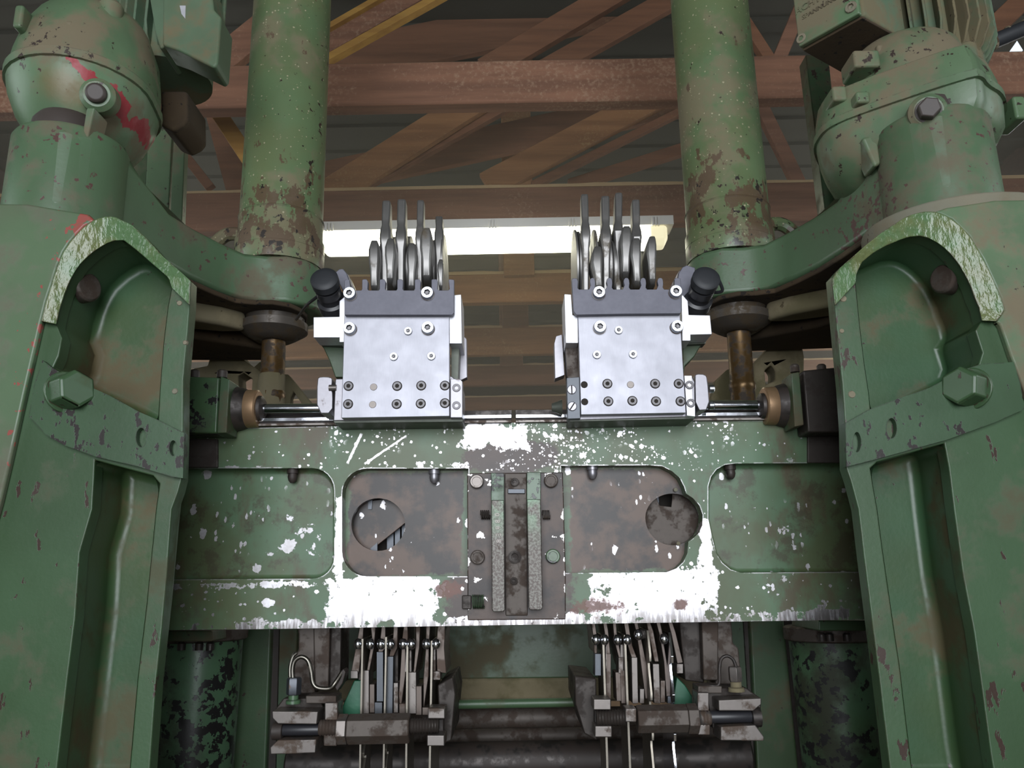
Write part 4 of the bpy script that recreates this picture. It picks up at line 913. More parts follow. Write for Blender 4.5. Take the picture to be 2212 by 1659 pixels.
def endgear(L):
    t = thing('spindle_bearing', ('green bearing housing with dark flange at the left end of the crossbeam' if L else 'dark oily bearing housing with green strip at the right end of the crossbeam'), 'bearing', W(450 if L else 1785, 930, 1.50), 'bearing housings of the spindle rods')
    Y = 1.49
    if L:
        g = G().prism(PL([(380, 812), (474, 815), (468, 936), (370, 936)], Y), .056); mk('housing', g, M['greasy'], t, bevel=.004)
        g = G().prism(PL([(476, 812), (496, 820), (489, 935), (468, 936)], Y - .006), .058); mk('end_plate', g, M['greenclean'], t, bevel=.002)
        ax0, cy_ = 497, 884
        for px in (420, 480):
            c = W(px, 812, Y + .03); g = G().lathe(c - Vector((0, 0, .004)), c + Vector((0, 0, .012)), [(0, .010), (.8, .010), (1, .007)]); mk('housing_bolt', g, M['plug'], t)
    else:
        g = G().prism(PL([(1734, 800), (1840, 790), (1850, 934), (1745, 934)], Y), .056); mk('housing', g, M['darkiron2'], t, bevel=.004)
        g = G().prism(PL([(1709, 806), (1727, 803), (1737, 918), (1717, 922)], Y - .008), .058); mk('end_plate', g, M['greenclean'], t, bevel=.002)
        ax0, cy_ = 1712, 876
        for px in (1717, 1775):
            c = W(px, 800, Y + .03); g = G().lathe(c - Vector((0, 0, .004)), c + Vector((0, 0, .012)), [(0, .009), (.8, .009), (1, .006)]); mk('housing_bolt', g, M['castbrown'], t)
    sx = 1 if L else -1
    c = W(ax0, cy_, Y + .05); u = Vector((sx, 0, 0))
    g = G().lathe(c, c + u * .052, [(0, .047), (.12, .048), (.25, .045), (.6, .040), (.75, .036), (.8, .034), (1, .034)], 40); mk('flange', g, M['darkiron'], t)
    g = G().lathe(c + u * .034, c + u * .058, [(0, .037), (.1, .038), (.9, .037), (1, .034)], 40); mk('bronze_ring', g, M['brass'], t)
    g = G().lathe(c + u * .058, c + u * .068, [(0, .026), (.6, .025), (1, .018)], 28); mk('seal', g, M['darkiron'], t)
    g = G().cyl(c + u * .0, W(700 if L else 1520, 882 if L else 875, Y + .05), .0100, 24); mk('spindle_rod', g, M['chrome'], t)
endgear(True); endgear(False)

# ------------------------------------------------------------------ the two blade guide carriages
def carriage(L):
    Yf = 1.455
    t = thing('guide_carriage', 'bright steel %s carriage plate with dark comb and cap screws on the crossbeam' % ('left' if L else 'right'), 'machine carriage', W(855 if L else 1370, 912, Yf + .05), 'steel carriages on the crossbeam')
    if L:
        pl = [(744, 679), (971, 677), (971, 899), (737, 903)]
        cb_base, cb_x0, cb_x1 = 627, 744, 981
        comb = [(744, 680), (744, 603), (756, 604), (757, 627)]
        teeth = [(782, 793), (820, 831), (858, 869), (896, 907), (932, 944)]
        y_t = 603
        comb = [(744, 680), (744, 606), (748, 603), (755, 604), (757, 624), (760, 627)]
        for a, b in teeth: comb += [(a - 2, 627), (a, 624), (a, y_t + 2), (a + 2, y_t), (b - 1, y_t), (b + 2, y_t + 5), (b + 1, 624), (b + 3, 627)]
        comb += [(968, 627), (971, 624), (969, y_t + 1), (972, y_t), (981, y_t + 1), (981, 627), (981, 675), (977, 680)]
        big = [(757, 637), (924, 636), (757, 712), (925, 711)]; small = [(882, 716), (851, 771), (932, 770)]
        row = [(753, 834, 'b'), (807, 836, 's'), (858, 834, 'b'), (910, 833, 'b'), (961, 833, 'b'), (752, 873, 'b'), (805, 874, 's'), (857, 873, 'b'), (909, 872, 'b'), (961, 871, 'b')]
    else:
        pl = [(1248, 677), (1469, 677), (1482, 892), (1255, 896)]
        comb = [(1245, 680), (1239, 672), (1235, 604), (1238, 601), (1246, 601), (1249, 608), (1248, 622), (1251, 625)]
        for a, b in ((1274, 1285), (1310, 1322), (1347, 1359), (1383, 1395), (1420, 1432)): comb += [(a - 2, 625), (a, 621), (a + 2, 616), (a, 608), (a + 1, 603), (a + 4, 600), (b - 3, 600), (b, 604), (b + 1, 612), (b, 621), (b + 3, 625)]
        comb += [(1454, 625), (1457, 620), (1457, 603), (1461, 600), (1470, 601), (1472, 640), (1472, 672), (1470, 677), (1350, 678)]
        big = [(1293, 635), (1458, 633), (1295, 709), (1461, 708)]; small = [(1336, 714), (1289, 767), (1367, 766)]
        row = [(1262, 831, 'h'), (1312, 829, 'b'), (1362, 831, 's'), (1415, 829, 'b'), (1466, 829, 'b'), (1263, 868, 'h'), (1314, 867, 'b'), (1366, 866, 'b'), (1417, 867, 'b'), (1470, 867, 'b')]
    fp = mk('front_plate', G().prism(PL(pl, Yf), .018), M['plate'], t, bevel=.0012, seg=2)
    cp = mk('comb_plate', G().prism(PL(comb, Yf - .014), .012), M['comb'], t, bevel=.0008, seg=1)
    for i, (x, y) in enumerate(big):
        Y0 = Yf - (.014 if i < 2 else 0); c = W(x, y, Y0); mk('cap_screw', G().screw(c, .0118, .014, hexr=.5, sink=.55), M['zinc'], cp if i < 2 else fp, mat2=M['blackscrew'])  # dark second material puts the shade inside the socket into its colour
        mk('screw_washer', G().cyl(c, c + Vector((0, -.0012, 0)), .0128, 28), M['steelold'], cp if i < 2 else fp)
    for x, y in small: mk('cap_screw', G().screw(W(x, y, Yf), .0078, .006, hexr=.5, sink=.6), M['zinc'], fp, mat2=M['blackscrew'])
    for x, y, k in row:
        c = W(x, y, Yf)
        if k == 'b': mk('socket_screw', G().screw(c, .0080, .003, hexr=.5, sink=.9), M['blackscrew'], fp, mat2=M['dark']); mk('screw_recess', G().cyl(c, c + Vector((0, -.0006, 0)), .0094, 28), M['dark'], fp)
        elif k == 's': mk('dowel_pin', G().lathe(c, c + Vector((0, -.0008, 0)), [(0, .0068), (1, .0062)], 24), M['steelold'], fp)
        else: mk('empty_hole', G().cyl(c, c + Vector((0, -.0005, 0)), .0066, 24), M['dark'], fp)
    # body behind the plate
    Yk = Yf + .018
    if L:
        mk('slide_base', G().prism(PL([(724, 818), (975, 812), (998, 830), (1000, 903), (720, 909)], Yk + .002), .085), M['aludull'], t, bevel=.002)
        mk('slide_bottom', G().prism(PL([(719, 906), (1000, 902), (1000, 911), (722, 914)], Yk + .004), .080), M['darkbody'], t, bevel=.001)
        mk('side_gib', G().prism(PL([(973, 818), (993, 818), (999, 824), (999, 902), (973, 902)], Yf + .006), .03), M['aludull'], t, bevel=.001)
        for x, y in ((986, 838), (986, 876)): mk('gib_screw', G().screw(W(x, y, Yf + .006), .0078, .003, hexr=.5, sink=.9), M['blackscrew'], t, mat2=M['dark'])
        mk('side_block', G().prism(PL([(970, 638), (996, 636), (998, 742), (971, 742)], Yf + .004), .085), M['alu'], t, bevel=.001)
        mk('side_core', G().prism(PL([(975, 742), (992, 742), (989, 820), (975, 820)], Yk + .02), .05), M['darkbody'], t)
        mk('hinge_arm', G().prism(PL([(733, 650), (745, 640), (746, 739), (733, 739), (733, 729), (677, 729), (677, 685), (733, 684)], Yf + .004), .055), M['alu'], t, bevel=.001)
        mk('lower_bracket', G().prism(PL([(688, 729), (745, 739), (745, 815), (724, 815), (712, 780)], Yk + .06), .05), M['greenclean'], t, bevel=.002)
        mk('bracket_shim', G().prism(PL([(690, 729), (746, 729), (746, 748), (692, 744)], Yk + .045), .03), M['darkbody'], t)
        mk('outer_fin', G().prism(PL([(992, 742), (1000, 724), (1008, 732), (1009, 815), (994, 822), (986, 800), (987, 756)], Yk + .07), .02), M['aludull'], t, bevel=.001)
        mk('end_clamp', G().prism(PL(smooth([(684, 818), (692, 813), (715, 814), (718, 820), (716, 842), (719, 850), (718, 893), (684, 893)], 1), Yf + .02), .055), M['aludull'], t, bevel=.002)
        c = W(711, 838, Yf + .02); mk('clamp_bolt', G().cyl(c, c + Vector((.014, 0, 0)), .006), M['steelold'], t)
    else:
        mk('slide_base', G().prism(PL([(1228, 816), (1495, 812), (1501, 825), (1502, 900), (1230, 908)], Yk + .002), .085), M['aludull'], t, bevel=.002)
        mk('slide_bottom', G().prism(PL([(1228, 903), (1502, 897), (1500, 905), (1230, 911)], Yk + .004), .080), M['darkbody'], t, bevel=.001)
        mk('side_gib', G().prism(PL([(1224, 816), (1252, 814), (1254, 904), (1226, 905)], Yf + .008), .03), M['bluesteel'], t, bevel=.001)
        for x, y, an in ((1235, 842, 0), (1236, 878, .6)):
            c = W(x, y, Yf + .008); s1 = mk('slotted_screw', G().lathe(c, c + Vector((0, -.0022, 0)), [(0, .0088), (.6, .0088), (1, .0076)], 28), M['aludull'], t)
            d = Vector((math.sin(an), 0, math.cos(an))); n2 = Vector((math.cos(an), 0, -math.sin(an))) * .0011; c2 = c + Vector((0, -.0026, 0))
            mk('slot', G().prism([c2 - d * .0078 - n2, c2 - d * .0078 + n2, c2 + d * .0078 + n2, c2 + d * .0078 - n2], .0008), M['dark'], s1)
        mk('right_gib', G().prism(PL([(1478, 811), (1495, 811), (1497, 868), (1502, 870), (1502, 900), (1484, 898)], Yf + .006), .03), M['alu'], t, bevel=.001)
        for x, y in ((1489, 832), (1492, 871)): mk('gib_screw', G().screw(W(x, y, Yf + .006), .0082, .004, hexr=.5, sink=.9), M['blackscrew'], t, mat2=M['dark'])
        mk('side_block', G().prism(PL([(1219, 635), (1234, 636), (1237, 680), (1248, 683), (1249, 741), (1222, 741)], Yf + .004), .085), M['alu'], t, bevel=.001)
        mk('side_core', G().prism(PL([(1221, 741), (1249, 741), (1250, 820), (1226, 820)], Yk + .02), .05), M['castbrown'], t)
        mk('hinge_arm', G().prism(PL([(1472, 640), (1474, 636), (1486, 650), (1488, 680), (1534, 681), (1538, 722), (1492, 723), (1492, 736), (1474, 736)], Yf + .004), .055), M['alu'], t, bevel=.001)
        mk('lower_bracket', G().prism(PL([(1474, 736), (1520, 737), (1500, 770), (1480, 790), (1476, 815)], Yk + .06), .05), M['greenclean'], t, bevel=.002)
        mk('bracket_shim', G().prism(PL([(1474, 724), (1528, 723), (1524, 742), (1474, 744)], Yk + .045), .03), M['darkbody'], t)
        mk('outer_fin', G().prism(PL([(1197, 742), (1201, 726), (1214, 722), (1216, 750), (1220, 810), (1199, 818)], Yk + .05), .03), M['aludull'], t, bevel=.001)
        mk('end_clamp', G().prism(PL(smooth([(1501, 812), (1504, 807), (1524, 808), (1529, 818), (1534, 885), (1503, 887)], 1), Yf + .02), .055), M['aludull'], t, bevel=.002)
        for y in (840, 876):
            c = W(1532, y, Yf + .045); mk('clamp_bolt', G().lathe(c, c + Vector((.010, 0, 0)), [(0, .008), (.8, .008), (1, .005)]), M['zinc'], t)
        c = W(1214, 880, Yk + .05); mk('stop_stud', G().lathe(c, c + Vector((-.020, 0, 0)), [(0, .016), (.4, .012), (1, .008)]), M['darkbody'], t)
    # proximity sensor block with round knob, black
    kt = thing('sensor_knob', 'black round cable plug on the outer shoulder of the %s carriage' % ('left' if L else 'right'), 'sensor', W(712 if L else 1518, 680, 1.44), 'black plugs on the carriages')
    if L:
        c = W(703, 610, 1.425); c2 = W(722, 668, 1.50)
        plate = [(722, 590), (732, 581), (741, 580), (749, 590), (757, 612), (766, 628), (766, 650), (744, 655), (742, 632)]
        pl2 = [(746, 588), (752, 592), (770, 632), (760, 632)]
    else:
        c = W(1523, 608, 1.425); c2 = W(1502, 662, 1.50)
        plate = [(1460, 622), (1466, 590), (1474, 577), (1484, 572), (1502, 578), (1502, 600), (1484, 640), (1472, 650)]
        pl2 = [(1445, 624), (1462, 592), (1469, 581), (1470, 600), (1452, 632)]
    d = (c2 - c)
    mk('mount_plate', G().prism(PL(plate, 1.475), .05), M['comb'], kt, bevel=.002)
    mk('mount_edge', G().prism(PL(pl2, 1.482), .04), M['steelold'], kt, bevel=.001)
    mk('plug_body', G().lathe(c, c2, [(0, .018), (.18, .019), (.2, .024), (.42, .024), (.45, .020), (.62, .022), (.66, .028), (.95, .028), (1, .022)], 36), M['black'], kt)
    dn = d.normalized()
    mk('cap', G().lathe(c - dn * .012 + Vector((0, -.004, 0)), c + dn * .008, [(0, .0), (.02, .014), (.10, .0235), (.2, .0262), (.9, .0262), (1, .024)], 40), M['blackrub'], kt)
    if L: P = [W(697, 632, 1.45), W(680, 645, 1.47), W(662, 660, 1.52), W(646, 682, 1.62), W(640, 690, 1.7)]
    else: P = [W(1528, 582, 1.43), W(1545, 592, 1.44), W(1556, 612, 1.45), W(1560, 628, 1.46), W(1545, 632, 1.47), W(1532, 630, 1.48)]
    mk('cable', G().tube(P, .0032, 8), M['black'], kt)
carriage(True); carriage(False)

# ------------------------------------------------------------------ forged blade levers between the comb teeth
def lever(secs, label, grp, tilt=0):
    """secs: list of (px, py, half width px, Y front, Y back) from top to bottom"""
    rings = []
    for px, py, hw, y0, y1 in secs:
        a, b = W(px - hw * 1.32, py, y0), W(px + hw * 1.32, py, y0); c = .18 * (b.x - a.x)
        rings.append([Vector((a.x, y0 + c, a.z)), Vector((a.x + c, y0, a.z)), Vector((b.x - c, y0, a.z)), Vector((b.x, y0 + c, a.z)), Vector((b.x, y1, a.z)), Vector((a.x, y1, a.z))])
    rs = [rings[0]]
    for a, b in zip(rings, rings[1:]):
        rs.append(b)
    o = mk('blade_lever', G().rings(rs), M['lever'], bevel=.0012, seg=2, sharp=40)
    return tag(o, label, 'lever', grp)
GL, GR_ = 'forged levers standing in the left comb', 'forged levers standing in the right comb'
def up_lever(cx, top, neck, bot, hw, dx, lab, grp, Y=1.515, comb=640):
    b = cx + dx
    lever([(cx, top, hw * .92, Y + .020, Y + .040), (cx, top + 4, hw, Y + .016, Y + .042), (cx + dx * .4, neck - 12, hw, Y + .012, Y + .046), (cx + dx * .6, neck, hw * .9, Y + .006, Y + .052),
           (cx + dx * .8, neck + 12, hw * 1.25, Y - .002, Y + .062), (b, (neck + bot) / 2, hw * 1.35, Y - .012, Y + .07), (b, bot - 14, hw * 1.2, Y - .010, Y + .07), (b, bot, hw, Y - .006, Y + .07), (b, comb, hw * .8, Y + .0, Y + .07)], lab, grp)
    # round eccentric disc beside it
def disc(cx, top, bot, hw, lab, grp, Y=1.545, r_back=.05):
    a = W(cx - hw, (top + bot) / 2, Y); b = W(cx + hw, (top + bot) / 2, Y)
    r = (W(cx, top, Y) - W(cx, bot, Y)).length / 2
    g = G().lathe(Vector((a.x, Y + r * .8, a.z)), Vector((b.x, Y + r * .8, a.z)), [(0, r * .5), (.02, r * .94), (.15, r), (.85, r), (.98, r * .94), (1, r * .5)], 48)
    tag(mk('eccentric_disc', g, M['lever']), lab, 'disc', grp)
def fwd(cx, top, bot, hw, lean, lab, grp, Y=1.478, back=.07):
    h = bot - top
    lever([(cx + 1, top, hw * .55, Y + .012, Y + .03), (cx + 1, top + h * .05, hw * .72, Y + .006, Y + .04), (cx, top + h * .18, hw, Y + .001, Y + .055), (cx, top + h * .38, hw * 1.02, Y - .001, Y + .06),
           (cx + lean * .5, top + h * .62, hw * .78, Y, Y + .06), (cx + lean, bot - 6, hw * .68, Y + .002, Y + back), (cx + lean, bot, hw * .55, Y + .006, Y + back), (cx + lean, bot + 10, hw * .5, Y + .02, Y + back)], lab, grp)
up_lever(834, 433, 484, 541, 6.8, -3, 'upright lever with square handle, leftmost of the tall ones in the left comb', GL)
up_lever(867, 430, 487, 541, 7.0, -2, 'upright lever with square handle, middle of the three tall ones in the left comb', GL)
up_lever(908, 432, 486, 541, 5.6, -2, 'upright lever with narrow handle, rightmost of the three tall ones in the left comb', GL)
up_lever(948, 467, 488, 560, 6, 0, 'short dark lever at the right edge of the left comb', GL, Y=1.555)
fwd(807, 519, 622, 9, 1, 'low rounded lever at the far left of the left comb', GL)
fwd(842, 515, 606, 8.5, 0, 'broad rough bright lever standing in front between the two leftmost tall ones', GL, Y=1.468)
fwd(889, 525, 622, 8, -1, 'low slim lever in front of the middle of the left comb', GL)
fwd(920, 492, 600, 10, 1, 'large smooth bulging lever right of the narrow tall one in the left comb', GL, Y=1.48)
fwd(951, 560, 622, 5, 1, 'thin reddish lever lowest at the right edge of the left comb', GL, Y=1.49)
GDL, GDR = 'eccentric discs behind the left comb', 'eccentric discs behind the right comb'
disc(823, 490, 640, 3, 'steel disc edge at the left side of the leftmost tall lever, left comb', GDL)
disc(846, 492, 640, 3.5, 'steel disc edge between the first two tall levers, left comb', GDL)
disc(880, 490, 640, 4, 'steel disc edge right of the middle tall lever, left comb', GDL)
disc(899, 496, 640, 3, 'steel disc edge just left of the narrow tall lever, left comb', GDL)
disc(955, 487, 640, 3, 'steel disc edge outermost on the right of the left comb', GDL)
disc(936, 500, 640, 4, 'steel disc edge left of the short dark lever, left comb', GDL)
up_lever(1263, 419, 478, 536, 6.0, 3, 'upright lever with bright handle, leftmost in the right comb', GR_)
up_lever(1308, 423, 484, 540, 6.8, 2, 'upright lever with broad bright handle, second in the right comb', GR_)
up_lever(1337, 416, 476, 520, 6.2, -1, 'tallest upright lever, third in the right comb', GR_, Y=1.53)
up_lever(1374, 431, 486, 535, 6.4, 2, 'upright lever with dark handle, fourth in the right comb', GR_)
fwd(1290, 532, 622, 9, 4, 'low rounded lever in front of the first gap of the right comb', GR_)
fwd(1353, 488, 592, 9.5, -1, 'large smooth lever in the middle front of the right comb', GR_, Y=1.485)
fwd(1374, 514, 612, 8.5, 3, 'bulging lever in front of the dark-handled one, right comb', GR_)
fwd(1408, 510, 608, 8.2, 2, 'outermost right lever standing alone before the lamp end', GR_)
disc(1247, 474, 640, 3, 'steel disc edge outermost on the left of the right comb', GDR)
disc(1254, 478, 640, 3, 'steel disc edge close to the leftmost bright lever, right comb', GDR)
disc(1290, 474, 640, 3, 'steel disc edge left of the second upright lever, right comb', GDR)
disc(1318, 478, 640, 4, 'steel disc edge right of the second upright lever, right comb', GDR)
disc(1329, 500, 640, 5, 'wide steel disc edge below the tallest lever, right comb', GDR, Y=1.53)
disc(1361, 474, 640, 4, 'dark steel disc edge behind the middle lever, right comb', GDR, Y=1.56)
disc(1395, 530, 640, 4, 'lower steel disc edge next to the outermost right lever', GDR, Y=1.56)
# ------------------------------------------------------------------ under the crossbeam: hangers and blades
def bar(p, x0, y0, x1, y1, Y, th, mat, nm='spacer_bar', bevel=.001, lean=0):
    g = G().prism(PL([(x0, y0), (x1, y0), (x1 + lean, y1), (x0 + lean, y1)], Y), th); return mk(nm, g, mat, p, bevel=bevel, seg=1)
YH = 1.60
def hanger(cx, lab, grp, scr, jaws, bars, tilt=0, sy=1391):
    t = thing('blade_hanger', lab, 'blade hanger', W(cx, 1545, YH + .03), grp)
    for pts in jaws: mk('jaw_plate', G().prism(PL(pts, YH), .12), M['steelbar'], t, bevel=.0015, seg=1)  # plates deepened backwards so the gaps between hangers go dark
    for x in scr:
        c = W(x, sy, YH - .022); d = -1 if x < cx else 1
        mk('screw_head', G().lathe(c - Vector((.008, 0, 0)), c + Vector((.008, 0, 0)), [(0, .002), (.08, .006), (.25, .0092), (.5, .0104), (.75, .0092), (.92, .006), (1, .002)], 24), M['brightscrew'], t)
    for b_ in bars: bar(t, *b_)
    return t
HL, HR = 'blade hangers on the left under the crossbeam', 'blade hangers on the right under the crossbeam'
sb, bs, db, so = M['steelbar'], M['bluesteel'], M['darkiron2'], M['steelold']
hanger(788, 'blade hanger with widening jaws at the far left under the crossbeam', HL, (774, 800),
       [[(777, 1350), (786, 1350), (784, 1380), (775, 1455), (757, 1455), (770, 1390)], [(800, 1350), (812, 1350), (808, 1400), (796, 1460), (790, 1460), (803, 1380)]],
       [(757, 1449, 773, 1466, YH - .004, .03, so, 'jaw_end'), (781, 1448, 797, 1542, YH - .006, .05, so), (798, 1478, 809, 1540, YH - .004, .05, sb), (774, 1380, 782, 1545, YH + .01, .05, db)])
hanger(834, 'blade hanger with two blued steel bars, second from the left', HL, (823, 844),
       [[(824, 1350), (833, 1350), (833, 1400), (824, 1412), (816, 1410), (821, 1380)], [(850, 1350), (860, 1350), (858, 1400), (850, 1418), (840, 1418), (848, 1385)]],
       [(813, 1408, 828, 1516, YH - .008, .05, bs), (809, 1517, 826, 1542, YH - .008, .05, bs), (833, 1418, 850, 1542, YH - .008, .05, bs, 'spacer_bar', .001, -2), (850, 1475, 860, 1540, YH - .004, .05, so), (852, 1362, 860, 1475, YH + .02, .05, db)])
hanger(882, 'blade hanger with large shining screw head, third from the left', HL, (871, 889),
       [[(872, 1350), (881, 1350), (881, 1378), (876, 1460), (864, 1545), (861, 1500), (868, 1385)], [(898, 1350), (908, 1350), (906, 1400), (897, 1460), (892, 1460), (898, 1385)]],
       [(874, 1400, 880, 1452, YH, .03, so, 'blade_shim'), (882, 1404, 889, 1452, YH, .03, so, 'blade_shim'), (883, 1452, 899, 1542, YH - .008, .05, so), (898, 1482, 911, 1545, YH - .004, .05, sb), (862, 1520, 876, 1545, YH - .006, .05, sb)])
hanger(932, 'blade hanger with green-grey screw head, rightmost of the left set', HL, (921, 942),
       [[(920, 1350), (930, 1350), (927, 1390), (926, 1460), (914, 1545), (914, 1470), (920, 1390)], [(945, 1350), (962, 1350), (960, 1400), (964, 1455), (944, 1452), (942, 1400)]],
       [(936, 1402, 941, 1450, YH, .03, so, 'blade_shim'), (936, 1450, 951, 1469, YH - .006, .04, so, 'jaw_end'), (912, 1528, 926, 1545, YH - .006, .05, sb)])
hanger(1296, 'blade hanger with small teal screw, leftmost of the right set', HR, (1287, 1306),
       [[(1277, 1344), (1286, 1344), (1290, 1375), (1290, 1412), (1284, 1412), (1281, 1376)], [(1302, 1344), (1311, 1344), (1314, 1360), (1319, 1412), (1320, 1500), (1310, 1500), (1308, 1380)]],
       [(1285, 1412, 1299, 1460, YH - .006, .04, bs, 'jaw_end'), (1308, 1395, 1311, 1445, YH - .002, .03, so, 'blade_shim'), (1309, 1412, 1320, 1510, YH - .002, .05, sb)], sy=1382)
hanger(1345, 'blade hanger with forked jaws, second of the right set', HR, (1334, 1355),
       [[(1323, 1344), (1332, 1344), (1333, 1368), (1341, 1412), (1345, 1450), (1336, 1420), (1327, 1385)], [(1347, 1344), (1358, 1344), (1362, 1372), (1366, 1395), (1376, 1420), (1370, 1440), (1356, 1395)]],
       [(1336, 1420, 1347, 1455, YH - .006, .04, so, 'jaw_end'), (1329, 1452, 1342, 1515, YH - .004, .05, sb, 'spacer_bar', .001, 3), (1340, 1448, 1356, 1520, YH - .006, .05, sb, 'spacer_bar', .001, 2), (1364, 1420, 1377, 1520, YH - .008, .05, so, 'spacer_bar', .001, 2), (1340, 1392, 1349, 1440, YH, .03, so, 'blade_shim')], sy=1382)
hanger(1392, 'blade hanger with coiled spring, third of the right set', HR, (1379,),
       [[(1369, 1344), (1378, 1344), (1382, 1364), (1390, 1400), (1398, 1440), (1404, 1510), (1394, 1510), (1380, 1402), (1374, 1365)], [(1396, 1344), (1405, 1344), (1412, 1364), (1424, 1430), (1414, 1430), (1404, 1380)]],
       [(1382, 1488, 1392, 1520, YH - .004, .05, so), (1410, 1434, 1424, 1520, YH - .008, .05, so, 'spacer_bar', .001, 3), (1395, 1380, 1404, 1432, YH, .03, so, 'blade_shim')], sy=1371)
spring(1384, 1396, 1370, YH, .008, .0013, 4, M['steelold'], bpy.data.objects['blade_hanger.006'])
hanger(1440, 'blade hanger with spread right jaw, rightmost of the right set', HR, (1434,),
       [[(1417, 1344), (1427, 1344), (1431, 1365), (1436, 1400), (1446, 1460), (1452, 1515), (1440, 1515), (1434, 1430), (1424, 1370)], [(1443, 1344), (1453, 1344), (1460, 1366), (1476, 1432), (1463, 1434), (1450, 1370)]],
       [(1462, 1434, 1476, 1455, YH - .006, .04, so, 'jaw_end'), (1427, 1470, 1437, 1518, YH - .004, .05, sb), (1442, 1504, 1458, 1520, YH - .008, .05, bs)], sy=1380)

def blade(x0, y0, x1, y1, wpx, lab, grp, teeth=False, mat='blade', Y=1.575, depth=.10):
    a, b = W(x0, y0, Y), W(x1, y1, Y); th = wpx / F_PX * Y * .5
    g = G()
    if not teeth:
        g.prism([a + Vector((-th, 0, 0)), a + Vector((th, 0, 0)), b + Vector((th, 0, 0)), b + Vector((-th, 0, 0))], depth)
    else:    # hooked teeth along the front edge, the blade lies in a plane along the feed direction
        prof = []; n = 5; d = b - a
        for i in range(n):
            f0, f1 = i / n, (i + 1) / n
            prof += [a + d * f0 + Vector((0, .004, 0)), a + d * (f0 + .62 * (f1 - f0)) + Vector((0, -.016, 0)), a + d * (f0 + .80 * (f1 - f0)) + Vector((0, -.014, 0)), a + d * (f0 + .86 * (f1 - f0)) + Vector((0, .004, 0))]
        prof += [b + Vector((0, .004, 0)), b + Vector((0, depth, 0)), a + Vector((0, depth, 0))]
        g.prism([p + Vector((-th, 0, 0)) for p in prof], 0, vec=(2 * th, 0, 0))
    return tag(mk('frame_saw', g, M[mat], bevel=.0003, seg=1), lab, 'saw blade', grp)
BG = 'frame saw blades hanging under the crossbeam'
blade(783, 1380, 775, 1780, 4, 'saw blade at the far left under the crossbeam', BG)
blade(834, 1376, 826, 1780, 4, 'saw blade second from the left, between blued steel bars', BG)
blade(880, 1392, 876, 1780, 4.2, 'saw blade third from the left below the shining screw head', BG)
blade(933, 1384, 926, 1780, 4.4, 'saw blade rightmost of the left set, showing a grey flank', BG, depth=.17)
blade(1303, 1374, 1316, 1780, 4.6, 'brownish saw blade leftmost of the right set', BG)
blade(1350, 1372, 1366, 1780, 4.6, 'brownish saw blade second of the right set', BG)
blade(1400, 1362, 1414, 1790, 4.6, 'toothed saw blade third of the right set', BG, teeth=True)
blade(1447, 1366, 1462, 1790, 5, 'bright toothed saw blade rightmost of the right set', BG, teeth=True, mat='chrome')
blade(788, 1600, 786, 1790, 5, 'toothed blade tip at the bottom just right of the far left blade', BG, teeth=True, Y=1.60, depth=.03)
blade(836, 1590, 834, 1790, 5, 'toothed blade tip at the bottom right of the second blade', BG, teeth=True, Y=1.60, depth=.03)

